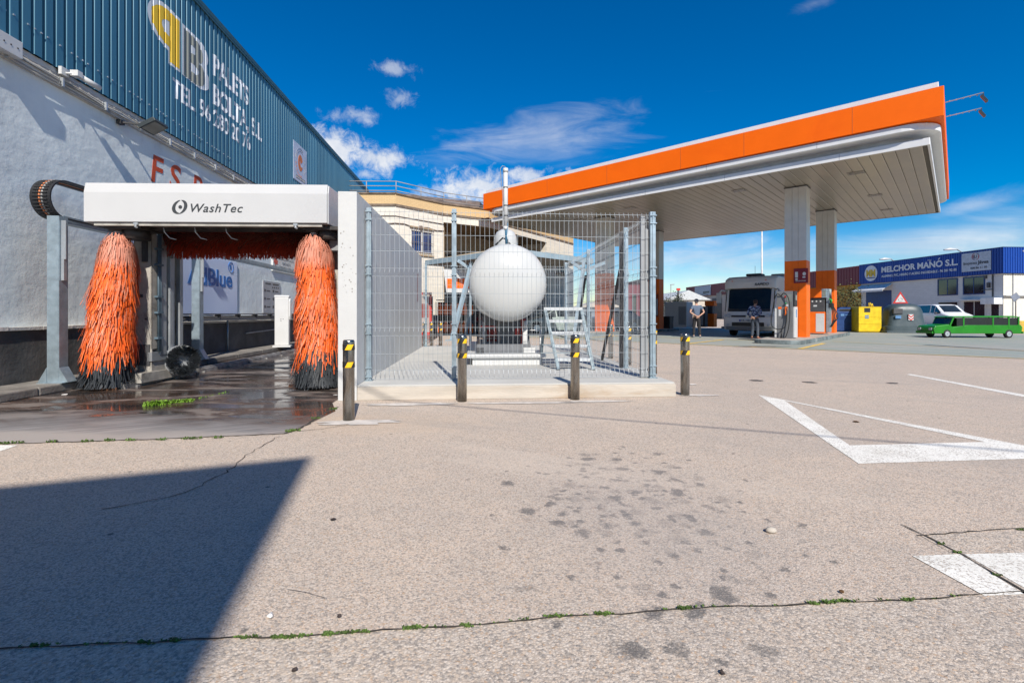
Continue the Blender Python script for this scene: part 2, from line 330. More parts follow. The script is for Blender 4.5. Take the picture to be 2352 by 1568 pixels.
def pieces(mb):
    par = list(range(len(mb.v)))
    def f(a):
        while par[a] != a: par[a] = par[par[a]]; a = par[a]
        return a
    for fc in mb.f:
        for k in fc[1:]: par[f(k)] = f(fc[0])
    grp = {}
    for i, fc in enumerate(mb.f): grp.setdefault(f(fc[0]), []).append(i)
    out = []
    for ids in grp.values():
        g = MB(); mp = {}
        for i in ids:
            for k in mb.f[i]:
                if k not in mp: mp[k] = len(g.v); g.v.append(mb.v[k])
            g.f.append([mp[k] for k in mb.f[i]]); g.mi.append(mb.mi[i]); g.sm.append(mb.sm[i])
        out.append(g)
    return out
def obj(name, mb, m, parent=None, **k):
    if name in SPLIT and isinstance(mb, MB) and parent is not None:
        for g_ in pieces(mb): o = obj1(name, g_, m, parent, **k)
        return o
    return obj1(name, mb, m, parent, **k)
def spline(pts, n=6):
    P_ = [Vector(p) for p in pts]; P_ = [P_[0]*2-P_[1]]+P_+[P_[-1]*2-P_[-2]]; out = []
    for i in range(1, len(P_)-2):
        a, b, c, d = P_[i-1:i+3]
        for k in range(n): t = k/n; out.append(.5*((2*b)+(c-a)*t+(2*a-5*b+4*c-d)*t*t+(3*b-a-3*c+d)*t**3))
    return out+[P_[-2]]
def obj1(name, mb, m, parent=None, loc=None, rotz=None, bevel=0., label=None, fix=True):
    me = bpy.data.meshes.new(name)
    if isinstance(mb, MB):
        me.from_pydata(mb.v, [], mb.f); me.update()
        for i, p in enumerate(me.polygons): p.material_index = mb.mi[i]; p.use_smooth = mb.sm[i]
    else: me = mb
    for mm in (m if isinstance(m, (list, tuple)) else [m]): me.materials.append(mm)
    if fix and isinstance(mb, MB) and len(mb.f) < 60000:
        bm = bmesh.new(); bm.from_mesh(me); bmesh.ops.recalc_face_normals(bm, faces=bm.faces); bm.to_mesh(me); bm.free()
    o = bpy.data.objects.new(name, me); C.objects.link(o)
    if parent: o.parent = parent
    if loc: o.location = loc
    if rotz is not None: o.rotation_euler = (0, 0, rotz)
    if bevel:
        b = o.modifiers.new('bevel', 'BEVEL'); b.width = bevel; b.segments = 2; b.limit_method = 'ANGLE'; b.angle_limit = R(40)
    if label: o['label'] = label
    return o
def tag(o, label, cat=None, group=None, kind=None):
    if label: o['label'] = label
    if cat: o['category'] = cat
    if group: o['group'] = group
    if kind: o['kind'] = kind
    return o
def thing(name, label, cat, loc=(0, 0, 0), rotz=0., group=None):
    o = bpy.data.objects.new(name, None); C.objects.link(o); o.empty_display_size = .2
    o.location = loc; o.rotation_euler = (0, 0, rotz); return tag(o, label, cat, group)
def struct(name, mb, m, **k): return tag(obj(name, mb, m, **k), None, None, None, 'structure')
def copy_tree(o, parent=None):
    c = o.copy(); C.objects.link(c); c.parent = parent
    for ch in list(o.children): copy_tree(ch, c)
    return c
def text_mesh(s, size, ext=.003, offset=0., align='LEFT', sx=1., shear=0., spacing=1.):
    cu = bpy.data.curves.new('t', 'FONT'); cu.body = s; cu.size = size; cu.extrude = ext; cu.offset = offset; cu.align_x = align; cu.shear = shear
    cu.space_character = spacing; cu.resolution_u = 4
    o = bpy.data.objects.new('t', cu); C.objects.link(o)
    me = bpy.data.meshes.new_from_object(o.evaluated_get(bpy.context.evaluated_depsgraph_get()))
    bpy.data.objects.remove(o); bpy.data.curves.remove(cu)
    # stand it up: x stays, y -> z, front towards -y
    me.transform(Matrix.Diagonal((sx, 1, 1, 1))); me.transform(Matrix.Rotation(pi/2, 4, 'X')); me.materials.clear()
    return me
def text(name, s, x, y, z, width, cap, m, parent, bold=0., align='LEFT', shear=0., ext=.003, rot=0., spacing=1., roll=0.):
    """width = total width wanted, cap = capital height"""
    size = cap/.73; me = text_mesh(s, size, ext, bold, 'LEFT', 1, shear, spacing)
    xs = [v.co.x for v in me.vertices]; wd = max(xs)-min(xs); k = width/wd if width else 1
    me.transform(Matrix.Translation((-min(xs), 0, 0))); me.transform(Matrix.Diagonal((k, 1, 1, 1)))
    if align == 'CENTER': me.transform(Matrix.Translation((-wd*k/2, 0, 0)))
    o = obj(name, me, m, parent, loc=(x, y, z)); o.rotation_euler = (0, roll, rot)
    return o
def G(px, py, z=0.):
    Y = (HC-z)*F/(py-HY); return ((px-CX)/F*Y, Y, z)
# ================================================================= SETTING
g = MB(); g.quad((-900, -300, 0), (900, -300, 0), (900, 1500, 0), (-900, 1500, 0)); struct('ground', g, gmat)
def joint_y(x): return 1.741 + .0945*x + .012*sin(3*x) + .006*sin(11*x)
g = MB(); xs = [-6+i*.1 for i in range(141)]
g.add([(x, joint_y(x), .0015) for x in xs]+[(x, -6, .0015) for x in xs], [(i, i+141, i+142, i+1) for i in range(140)])
struct('ground_near_slab', g, gmat2)
g = MB(); P = [G(2070, 1205), G(2110, 1228), G(2352, 1365), G(2700, 1365), G(2700, 1200), G(2352, 1215), G(2110, 1229)]
g.quad(*[(x, y, .0015) for x, y, z in [G(2112, 1229), G(2240, 1300), G(2352, 1365), G(2800, 1345), G(2800, 1200)]]); struct('ground_patch', g, gmat2)
wetm = wet_mat()
wp = [(-8.9, 3.72), G(0, 1020)[:2], G(330, 1010)[:2], G(655, 996)[:2], (-2.02, 4.95), (-1.99, 5.5), (-2.21, 6.0), (-2.72, 13.3), (-4.0, 30), (-9.2, 30)]
g = MB(); g.quad(*[(x, y, .004) for x, y in wp]); struct('wash_floor', g, wetm)
def crack(name, pts, wd, m, jit=.02, z=.0045, step=.05):
    g = MB(); path = []
    for a, b in zip(pts[:-1], pts[1:]):
        a, b = Vector(a[:2]), Vector(b[:2]); n = max(2, int((b-a).length/step)); path += [a.lerp(b, i/n) for i in range(n)]
    path.append(Vector(pts[-1][:2])); vs = []
    for i, p in enumerate(path):
        d = (path[min(i+1, len(path)-1)]-path[max(i-1, 0)]).normalized(); nn = Vector((-d.y, d.x)); o = nn*random.uniform(-jit, jit); h = wd*random.uniform(.35, 1.1)/2
        vs += [(p.x+o.x+nn.x*h, p.y+o.y+nn.y*h, z), (p.x+o.x-nn.x*h, p.y+o.y-nn.y*h, z)]
    g.add(vs, [(2*i, 2*i+1, 2*i+3, 2*i+2) for i in range(len(path)-1)]); struct(name, g, m)
crackm = mat('crack_dirt', (.055, .045, .035), .95, var=.4, vscale=20)
crack('ground_joint', [(x, joint_y(x)) for x in [-6+.2*i for i in range(61)]], .009, crackm, .004)
crack('ground_crack', [G(640, 1003), G(600, 1025), G(560, 1050), G(520, 1085), G(460, 1115), G(400, 1140), G(300, 1160), G(235, 1172)], .009, crackm, .016)
crack('wash_floor_joint', wp[:4], .025, crackm, .008); crack('wash_floor_joint', [G(655, 996), G(690, 985), G(735, 955), G(775, 935)], .035, crackm, .02)
crack('ground_crack', [G(690, 990), G(740, 985), G(800, 976)], .012, crackm, .012)
crack('ground_joint', [G(2070, 1205), G(2140, 1238), G(2210, 1275), G(2355, 1360), G(2500, 1440)], .011, crackm, .003, .005)
crack('ground_joint', [G(2105, 1230), G(2230, 1222), G(2352, 1214), G(2700, 1200)], .010, crackm, .008)
crack('ground_crack', [G(660, 1354), G(700, 1360), G(750, 1376)], .004, crackm, .004)
# road paint
pm = paint_mat()
def gz(px, py, z=.003): q = G(px, py); return (q[0], q[1], z)
g = MB()
T, BL, BR = gz(1742, 907), gz(1972, 1065), gz(2493, 1050); t, bl, br = gz(1802, 920), gz(1952, 1023), gz(2262, 1015)
g.add([T, BL, BR, t, bl, br], [(0, 1, 4, 3), (1, 2, 5, 4), (2, 0, 3, 5)]); struct('road_marking', g, pm)
g = MB(); g.quad(gz(2082, 860), gz(2092, 859), gz(2400, 915), gz(2400, 921)); struct('road_marking', g, pm)
g = MB(); g.quad(gz(2095, 1277), gz(2262, 1369), gz(2352, 1365), gz(2206, 1273)); struct('road_marking', g, pm)
g = MB(); g.quad(gz(2214, 1273), gz(2358, 1353), gz(2700, 1346), gz(2700, 1262)); struct('road_marking', g, pm)
g = MB(); g.quad(gz(-60, 1022), gz(40, 1023), gz(-10, 1040), gz(-60, 1044)); struct('road_marking', g, pm)
# pale cement smears
sm = mat('cement_smear', (.56, .51, .46), .9, var=.15, vscale=6)
def blob(name, cx, cy, rx, ry, m, z=.004, n=26, rot=0., kind='structure'):
    g = MB(); pts = []
    for k in range(n):
        a = 2*pi*k/n; r = random.uniform(.6, 1.1); x = rx*r*cos(a); y = ry*r*sin(a); pts.append((cx+x*cos(rot)-y*sin(rot), cy+x*sin(rot)+y*cos(rot), z))
    g.add([(cx, cy, z)]+pts, [(0, k+1, (k+1) % n+1) for k in range(n)]); return tag(obj(name, g, m), None, kind=kind)
# canopy frame
TH = R(-42.3); CO = Vector((12.6, 14.7, 0)); ux = Vector((cos(TH), sin(TH), 0)); uy = Vector((-sin(TH), cos(TH), 0))
def CF(x, y, z=0.): return CO+ux*x+uy*y+Vector((0, 0, z))
g = MB(); g.quad(*[CF(x, y, .004) for x, y in ((-24, -2.3), (10, -2.3), (10, 17), (-24, 17))]); struct('forecourt', g, green_floor())
ylm = yline_mat()
def yline(a, b, wd=.13, m=None, z=.009):
    a, b = CF(*a), CF(*b); d = (b-a).normalized(); n = Vector((-d.y, d.x, 0))*wd/2; g = MB(); zz = Vector((0, 0, z))
    g.quad(a-n+zz, b-n+zz, b+n+zz, a+n+zz); struct('road_marking', g, m or ylm)
yline((-24, -2.2), (2.2, -2.2), .1)
for x in (-11.6, -6.6, -3, 2.1): yline((x, -2.14), (x, 1.6 if x != 2.1 else .2), .16, z=.0135)
yline((-13, 1.9), (-5.2, 1.9), .1); yline((2.1, 1.2), (-3.0, 3.2), .08, z=.018)
for a, b in [((-3, .2), (3, -1.0)), ((4.3, -1.2), (9, -2.0)), ((2.4, 1.9), (2.8, 1.9)), ((4.8, 2.9), (5.2, 2.9))]: yline(a, b, .07, pm)
g = MB(); g.quad(*[CF(x, y, .009) for x, y in ((-5.4, 0.0), (-4.4, -1.1), (-3.2, -1.1), (-3.6, -.4))]); 
man = mat('manhole_iron', (.16, .10, .085), .8, var=.2); blob('manhole_cover', G(1500+0, 0+801)[0] if 0 else G(1752, 796)[0], G(1752, 796)[1], .95, .22, man, .009, 30)
# dark stains, drain lids on the open pavement
drain = mat('iron_lid', (.12, .105, .095), .8, var=.2)
for px, py, r in ((1860, 878, .11), (1738, 874, .12), (2050, 880, .1)):
    q = G(px, py); lid = blob('drain_lid', q[0], q[1], r, r*.9, drain, .005, 18)
# building behind the viewer whose corner shades the pavement
hb = 9.0; d = hb/math.tan(SUN_EL); tip = Vector((-1.50, 3.62, 0)); cor = tip+Vector((sin(SUN_AZ), cos(SUN_AZ), 0))*d
e1 = Vector((-1.59, -.60, 0)).normalized(); bk = Vector((.2, -1, 0)).normalized()
sb = thing('service_building', 'plain pale building behind the viewer whose roof corner throws the dark wedge of shadow', 'building')
g = MB(); P = [cor, cor+e1*14, cor+e1*14+bk*6, cor+bk*6]; g.prism([(p.x, p.y) for p in P], 0, hb); obj('wall', g, wall_white, sb)
g = MB(); P = [cor-e1*.0, cor+e1*14, cor+e1*14+bk*6, cor+bk*6]; g.prism([(p.x, p.y) for p in P], hb+.002, hb+.12); obj('roof', g, concrete, sb)
# overhead cable casting the thin soft line
g = MB(); A_, B_ = Vector((1.40-4.9, -.75+1.95, 6.0)), Vector((5.9+6, -2.5-2.35, 6.0)); pts = [A_.lerp(B_, i/16)-Vector((0, 0, .35*sin(pi*i/16))) for i in range(17)]
g.tube(pts, .013, 6); tag(obj('overhead_cable', g, black), 'black cable strung high overhead behind the viewer, its thin shadow crossing the pavement', 'cable')

# moss and grass (nobody could count the blades)
def tuft(mb, x, y, r, n, h, z0=0.):
    for _ in range(n):
        a = random.uniform(0, 2*pi); d = r*sqrt(random.random()); bx, by = x+d*cos(a), y+d*sin(a)*.5; hh = h*random.uniform(.5, 1.2); b = random.uniform(0, 2*pi); l = random.uniform(.3, 1.)*hh; wv = .0035+hh*.10
        px_, py_ = cos(b+pi/2)*wv, sin(b+pi/2)*wv
        mb.add([(bx-px_, by-py_, z0), (bx+px_, by+py_, z0), (bx+cos(b)*l*.5+px_*.8, by+sin(b)*l*.5+py_*.8, z0+hh*.7), (bx+cos(b)*l*.5-px_*.8, by+sin(b)*l*.5-py_*.8, z0+hh*.7), (bx+cos(b)*l, by+sin(b)*l, z0+hh*.8)], [(0, 1, 2, 3), (3, 2, 4)])
g = MB()
for px in (80, 330, 400, 575, 640, 660, 683, 760, 790, 820, 945, 955, 1065, 1275, 1385, 1390, 1565, 1570, 1870, 1900, 1940, 2080):
    x = (px-CX)/F*1.75; x = (px-CX)/F*joint_y(x)*1.0
    for k in range(4): tuft(g, x+random.uniform(-.03, .03), joint_y(x)+random.uniform(-.004, .004), .016, 12, .008, .004)
for x in [-3+.03*i for i in range(160)]:
    if random.random() < .35: tuft(g, x, joint_y(x), .012, 5, .006, .006)
for px, py in [(10, 1020), (40, 1018), (120, 1016), (200, 1015), (250, 1013), (300, 1012), (370, 1011), (450, 1008), (500, 1006), (430, 1009), (665, 992), (672, 990), (680, 990), (725, 962), (765, 940)]:
    q = G(px, py); tuft(g, q[0], q[1], .05, 30, .02, .006)
for px, py in [(2290, 1322), (2345, 1218), (2160, 1250), (2200, 1270)]:
    q = G(px, py); tuft(g, q[0], q[1], .022, 22, .008, .004)
tag(obj('moss', g, moss, fix=False), 'low green moss and weeds growing in the pavement joints', 'moss', kind='stuff')
g = MB(); gr = mat('fresh_grass', (.16, .30, .02), .7, var=.3, vscale=20)
for k in range(60):
    t_ = random.random(); q = G(345+t_*95, 932-t_*10); tuft(g, q[0], q[1]+random.uniform(-.05, .05), .06*(1.1-t_*.6), 12, .05*(1.15-t_*.5), .006)
for k in range(10):
    q = G(440+k*9, 920-k*2); tuft(g, q[0], q[1], .03, 5, .02, .006)
tag(obj('grass', g, gr, fix=False), 'bright green weeds sprouting from the wet wash floor', 'grass', kind='stuff')

# ================================================================= WAREHOUSE
WX0, WX1 = -3.0, 29.4
wh = thing('warehouse', 'long warehouse of blue corrugated cladding above a rough white wall, painted lettering on it', 'warehouse', (-6.64, 0, 0), R(94))
rw = render_wall(); clm = clad_mat('blue_cladding', (.045, .145, .21))
g = MB(); g.box(WX0, WX1, 0, 14, -.1, 4.66)
obj('wall', g, rw, wh)
g = MB(); g.box(WX0, WX1, -.14, -.002, .0, .86); obj('plinth', g, darkconc, wh)
g = MB(); n_ = 60
for i in range(n_):
    a = WX0+(WX1-WX0)*i/n_; b = WX0+(WX1-WX0)*(i+1)/n_-.004; g.box(a, b, -.17-random.uniform(0, .012), -.001, .862, .905+random.uniform(0, .008))
obj('coping', g, concrete, wh)
g = MB(); g.xprism([(0.0, 4.66), (-.05, 4.68), (-.045, 4.72), (-.012, 4.95), (.02, 4.95)], WX0, WX1); obj('ledge', g, concrete, wh)
g = MB(); g.box(WX0, WX1, .06, 14, 4.665, 8.40); obj('upper_wall', g, dark, wh)
PITCH = .19; BRK = [(0, -.055), (.125, -.055), (.14, 0), (.172, 0), (.19, -.055)]
def cprof(x):
    f = (x-WX0) % PITCH
    for (a, ya), (b, yb) in zip(BRK[:-1], BRK[1:]):
        if f <= b: return ya+(yb-ya)*(f-a)/(b-a)
    return -.055
g = MB(); xs = []; k = 0
while WX0+k*PITCH < WX1:
    for a, ya in BRK[:-1]: xs.append((WX0+k*PITCH+a, ya))
    k += 1
g.add([(x, y, 4.952) for x, y in xs]+[(x, y, 8.42) for x, y in xs], [(i, i+1, i+1+len(xs), i+len(xs)) for i in range(len(xs)-1)])
obj('cladding', g, clm, wh, fix=False)
g = MB(); g.box(WX0-.05, WX1+.05, -.09, .3, 8.405, 8.52); g.box(WX0, WX1, -.085, -.06, 8.34, 8.404); obj('roof_edge', g, mat('roof_edge', (.03, .09, .12), .5), wh)
g = MB()
for k in range(70):
    x = 5.5+.11*k; g.box(x-.012, x+.012, cprof(x)-.012, cprof(x), 5.35-.002*k, 5.37-.002*k)
obj('screw', g, alu, wh)
def painted(name, me, x, z, layer, m, parent=wh):
    """lays flat lettering over the corrugation"""
    bm = bmesh.new(); bm.from_mesh(me); bmesh.ops.translate(bm, verts=bm.verts, vec=(x, 0, z))
    x0 = min(v.co.x for v in bm.verts); x1 = max(v.co.x for v in bm.verts); k0 = int((x0-WX0)/PITCH)-1; k1 = int((x1-WX0)/PITCH)+2
    for k in range(k0, k1):
        for a, _ in BRK[:-1]:
            bmesh.ops.bisect_plane(bm, geom=bm.verts[:]+bm.edges[:]+bm.faces[:], plane_co=(WX0+k*PITCH+a, 0, 0), plane_no=(1, 0, 0))
    for v in bm.verts: v.co.y = cprof(v.co.x)-layer
    m2 = bpy.data.meshes.new(name); bm.to_mesh(m2); bm.free(); return obj(name, m2, m, parent, fix=False)
def flat_text(s, wd, cap, bold=0., shear=0., spacing=1.):
    me = text_mesh(s, cap/.73, 0, bold, 'LEFT', 1, shear, spacing); xs = [v.co.x for v in me.vertices]
    me.transform(Matrix.Translation((-min(xs), 0, 0))); me.transform(Matrix.Diagonal((wd/(max(xs)-min(xs)), 1, 1, 1))); return me
def worn(name, a, b_, amt=(.62, .72)):
    m, t, p = new_mat(name); pos = t.n('ShaderNodeTexCoord').outputs['Object']
    c = t.mix(t.ramp(t.noise(t.scale(pos, (3, 3, .8)), 5, 6, .7), amt[0], amt[1], 0, .9), a, b_); L(t, c, p, 'Base Color'); p.inputs['Roughness'].default_value = .6; return m
ww = worn('worn_white_paint', (.62, .66, .70), (.10, .22, .30)); wy = worn('worn_yellow_paint', (.78, .50, .02), (.62, .60, .45)); wg = worn('worn_grey_paint', (.24, .25, .22), (.36, .38, .37))
painted('lettering', flat_text('PALETS', 1.86, .52, .022), 12.16, 7.06, .004, ww)
painted('lettering', flat_text('BOLTA, S.L', 2.72, .50, .02), 12.16, 6.34, .004, ww)
painted('lettering', flat_text('TEL. 96 280 20 76', 3.60, .42, .012), 10.54, 5.80, .004, ww)
def flipx(me, wd): me.transform(Matrix.Diagonal((-1, 1, 1, 1))); me.transform(Matrix.Translation((wd, 0, 0))); return me
def scalez(me, k): me.transform(Matrix.Diagonal((1, 1, k, 1))); return me
def poly_mesh(pts_list):
    g = MB()
    for pts in pts_list: g.add([(x, 0, z) for x, z in pts], [tuple(range(len(pts)))])
    me = bpy.data.meshes.new('p'); me.from_pydata(g.v, [], g.f); return me
def rr(cx, cz, rx, rz, a0, a1, n=16): return [(cx+rx*cos(R(a0+(a1-a0)*i/n)), cz+rz*sin(R(a0+(a1-a0)*i/n))) for i in range(n+1)]
# outline silhouettes (white) then the two letters
painted('logo_outline', poly_mesh([[(1.10, 1.16)]+rr(.66, .72, .68, .46, 80, 250)+[(.64, .24), (.64, -.02), (1.10, -.02)]]), 9.75, 6.44, .003, ww)
painted('logo_outline', poly_mesh([[(1.12, .0), (1.12, 1.14)]+rr(1.75, .84, .42, .30, 90, -30)+rr(1.75, .30, .50, .30, 40, -90)]), 9.75, 6.42, .003, ww)
painted('logo_letter', poly_mesh([rr(.68, .72, .58, .38, 90, 180, 12)+rr(.70, .72, .28, .16, 180, 90, 10), rr(.68, .72, .58, .38, 180, 270, 12)+rr(.70, .72, .28, .16, 270, 180, 10), [(.68, 1.10), (1.03, 1.10), (1.03, .04), (.72, .04), (.72, 1.0), (.70, .88)], [(.68, .34), (.72, .34), (.72, .56), (.70, .56)]]), 9.75, 6.44, .006, wy)
painted('logo_letter', scalez(flat_text('B', .86, 1.02, .05), 1.0), 10.93, 6.49, .006, wg)
# red-orange lettering on the white wall (partly hidden by the wash gantry)
rl = mat('rust_red_paint', (.60, .075, .02), .7, var=.1)
for s, x, wd in (('F', 9.93, .40), ('S', 10.52, .40), ('P', 11.38, .40), ('A', 12.1, .42), ('R', 12.9, .4)):
    text('lettering', s, x, -.004, 3.80, wd, .58, rl, wh, .012, shear=.12, ext=.002)
text('lettering', 'PECIAL', 9.7, -.004, 2.92, 3.6, .58, rl, wh, .012, shear=.12, ext=.002) if 0 else None
g = MB()
for off, zz, r in ((-.075, 4.70, .009), (-.06, 4.76, .012), (-.055, 4.80, .008), (-.05, 4.84, .007), (-.07, 4.66, .01)):
    pts = [(x, off+random.uniform(-.012, .006), zz+random.uniform(-.02, .02)) for x in [i*.45 for i in range(0, 50)]]
    g.tube(pts, r, 5)
obj('cable', g, mat('pale_cable', (.32, .32, .31), .5), wh)
g = MB()
for i in range(26): g.box(5+i*.9, 5.03+i*.9, -.10, -.02, 4.68, 4.82)
obj('cable_clip', g, alu, wh)
# signs fixed to the warehouse wall
def wall_at(x, y=0., z=0.): v = Matrix.Rotation(R(94), 3, 'Z') @ Vector((x, y, z)); return (v.x-6.64, v.y, v.z)
WR = R(94)
s = thing('wall_sign', 'pale blue rectangular sign with large blue letters on the rough white wall', 'sign', wall_at(11.2), WR)
m, t, p = new_mat('pale_blue_sign'); pos = t.n('ShaderNodeTexCoord').outputs['Object']; sx_ = t.n('ShaderNodeSeparateXYZ', {0: pos})
L(t, t.mix(t.ramp(t.m('ADD', sx_.outputs[2], t.m('MULTIPLY', sx_.outputs[0], .25)), 1.5, 2.4), (.46, .56, .76), (.62, .70, .86)), p, 'Base Color'); p.inputs['Roughness'].default_value = .3
g = MB(); g.box(-1.9, 2.2, -.04, -.002, 1.10, 2.50); obj('board', g, m, s)
text('lettering', 'AdBlue', -.10, -.045, 1.80, 2.02, .43, mat('sign_blue', (.0, .13, .44), .4), s, .013)
text('lettering', 'R', 1.80, -.045, 2.27, .10, .13, mat('sign_blue', ()), s, .002)
g = MB()
for k in range(16): g.bar((1.85+.13*cos(R(k*22.5)), -.045, 2.335+.14*sin(R(k*22.5))), (1.85+.13*cos(R(k*22.5+22.5)), -.045, 2.335+.14*sin(R(k*22.5+22.5))), .018, .004)
obj('registered_ring', g, mat('sign_blue', ()), s)
s = thing('wall_sign', 'white sign with a red arrow and grey words ABRILLANTADO, SECADO', 'sign', wall_at(16.6), WR)
g = MB(); g.box(-.9, 1.1, -.06, -.002, 2.48, 3.1); obj('board', g, white, s)
sgr = mat('sign_grey', (.25, .25, .26), .5)
for i, w_ in enumerate(('ABRILLANTADO', 'SECADO', '(COMPRUEBELO)')): text('lettering', w_, .2, -.064, 2.90-i*.15, (1.3, .7, 1.35)[i], .09, sgr, s, .001, 'CENTER')
g = MB(); g.yprism([(-.85, 2.78), (-.70, 2.92), (-.70, 2.85), (-.55, 2.85), (-.55, 2.71), (-.70, 2.71), (-.70, 2.64)], -.066, -.06); obj('arrow', g, redp, s)
s = thing('notice_board', 'grey instruction board with small print above the pipes, behind the payment post', 'notice board', wall_at(15.7), WR)
g = MB(); g.box(-.65, .65, -.03, -.002, 1.12, 2.12); obj('board', g, mat('board_grey', (.34, .35, .38), .5), s)
g = MB()
for r_ in range(3):
    for c_ in range(2): g.box(-.58+c_*.62, -.48+c_*.62, -.034, -.03, 1.78-r_*.25, 1.86-r_*.25); g.box(-.42+c_*.62, -.15+c_*.62, -.034, -.03, 1.80-r_*.25, 1.83-r_*.25)
for c_ in range(4): g.box(.0+c_*.15, .08+c_*.15, -.034, -.03, 1.92, 1.96)
g.box(-.5, -.1, -.034, -.03, 2.02, 2.06); g.box(.05, .5, -.034, -.03, 2.02, 2.06); obj('small_print', g, dark, s)
s = thing('certificate_sign', 'white square plaque with an orange tick emblem on the blue cladding', 'sign', wall_at(18.1), WR)
g = MB(); g.box(-.67, .67, -.065, -.041, 5.93, 7.3); obj('board', g, mat('plaque', (.50, .55, .66), .4), s)
g = MB(); g.yprism(rr(0, 6.66, .23, .30, 20, 340, 30)+[(.05, 6.52), (-.1, 6.70), (-.04, 6.73), (.04, 6.64)], -.07, -.065); obj('emblem', g, mat('emblem_orange', (.62, .17, .02), .5), s)
g = MB()
for a0, a1 in ((60, 170), (-35, 30)):
    for i in range(12):
        a, b = R(a0+(a1-a0)*i/12), R(a0+(a1-a0)*(i+1)/12)
        for r_ in (.42, .5): g.bar((cos(a)*r_, -.068, 6.64+sin(a)*r_*1.1), (cos(b)*r_, -.068, 6.64+sin(b)*r_*1.1), .012, .004)
g.box(-.45, .5, -.068, -.065, 6.02, 6.14); obj('ring', g, sgr, s)
for i in range(7):
    a = R(190+i*15); g = MB(); g.box(-.02, .02, -.07, -.066, -.035, .035); o = obj('small_letter', g, mat('emblem_orange', ()), s, loc=(.44*cos(a), 0, 6.64+.48*sin(a)))
text('lettering', 'Sistema de Calidad', -.40, -.069, 6.045, .85, .06, white, s)
# floodlight and security camera
s = thing('floodlight', 'black floodlight on a bracket jutting from the warehouse ledge', 'floodlight', wall_at(9.0, -.06, 4.62), WR)
g = MB(); M_ = Matrix.Translation((.12, -.5, -.02)) @ Matrix.Rotation(R(-28), 4, 'X'); g.box(-.20, .20, -.16, .16, -.03, .035, M_)
for i in range(8): g.box(-.18+i*.048, -.165+i*.048, -.14, .14, .035, .06, M_)
obj('housing', g, mat('floodlight_body', (.035, .045, .05), .5), s, bevel=.006); g = MB(); g.box(-.17, .17, -.13, .13, -.034, -.031, M_); obj('lens', g, mat('lamp_glass', (.22, .22, .20), .15), s)
g = MB(); g.bar((.0, 0, .0), (.12, -.46, .0), .03); g.bar((-.05, 0, .0), (.05, 0, .0), .08); obj('bracket', g, black, s)
s = thing('security_camera', 'small white bullet camera above the ledge under the blue cladding', 'camera', wall_at(7.75, -.06, 4.88), WR)
g = MB(); g.tube([(.12, -.16, .04), (.40, -.26, -.02)], [.045, .045], 12); g.box(-.0, .1, -.22, -.1, 0, .09); obj('body', g, white, s)
g = MB(); g.tube([(0, 0, .03), (.0, -.12, .03), (.12, -.17, .03)], .018, 8); g.box(-.09, .05, -.05, 0, -.02, .10); obj('bracket', g, white, s)
g = MB(); g.tube([(.40, -.26, -.02), (.405, -.262, -.021)], [.035, .035], 12); obj('lens', g, black, s)
# junction box at the near end of the ledge (edge of frame)
s = thing('junction_box', 'white metal box at the near end of the cable ledge, cut by the picture edge', 'box', wall_at(6.75, -.02, 4.72), WR)
g = MB(); g.box(-.22, .18, -.16, 0, -.02, .22); obj('case', g, white, s, bevel=.008); g = MB(); [g.cyl((x, -.165, .1), .012, .006, 8, axis='y') for x in (-.1, 0, .1)]; obj('screw', g, dark, s)
# kerb platform with pipes along the wall
g = MB(); n_ = 24
for i in range(n_):
    a = WX0+(WX1-WX0)*i/n_; b = WX0+(WX1-WX0)*(i+1)/n_-.006; g.box(a, b, -.80, -.15, 0, .12)
kb = struct('wash_kerb', g, kerbm, loc=(-6.64, 0, 0), rotz=WR, bevel=.02)
g = MB()
for i in range(3): g.tube([(9.8, -.22-.05*i, 1.02-.04*i), (29, -.22-.05*i, 1.02-.04*i)], .022, 6)
g.box(9.8, 29, -.36, -.18, 1.075, 1.10)
for x in range(10, 29): g.box(x, x+.05, -.3, -.14, .95, 1.09)
tag(obj('pipe_run', g, mat('pipe_grey', (.13, .13, .14), .5), loc=(-6.64, 0, 0), rotz=WR), 'dark pipes and tray running along the ledge of the plinth behind the gantry', 'pipes')
g = MB(); g.tube([(12.6, -.18, .12), (12.6, -.18, .95)], .02, 6); g.bar((13.6, -.17, .55), (16.6, -.17, .62), .05, .03)
tag(obj('conduit', g, galv, loc=(-6.64, 0, 0), rotz=WR), 'thin galvanised conduit fixed to the dark plinth behind the gantry', 'conduit')
# guide rails on the floor
for off, nm in ((-1.45, 'galvanised steel gantry rail along the left kerb of the wash floor'),):
    g = MB()
    for i in range(22): g.box(7+i*.9, 7+i*.9+.885, off-.06, off+.06, 0, .07); g.box(7.2+i*.9, 7.26+i*.9, off-.10, off+.10, 0, .03)
    g.box(7, 27, off-.02, off+.02, .07, .10); tag(obj('floor_rail', g, mat('rail_steel', (.42, .41, .40), .45, .5, var=.3, vscale=4, dirt=((.15, .07, .03), .8)), loc=(-6.64, 0, 0), rotz=WR), nm, 'rail')
g = MB(); rust = mat('rusty_iron', (.16, .065, .03), .8, var=.4)
for px, py in ((240, 896), (690, 888)):
    q = G(px, py); g = MB(); g.box(-.16, .16, -.03, .03, 0, .035); tag(obj('wheel_stop', g, rust, loc=(q[0], q[1], .004), rotz=R(18)), 'rusty iron stop on the floor under the %s standing brush' % ('left' if px < 400 else 'right'), 'wheel stop', 'rusty stops under the brushes')

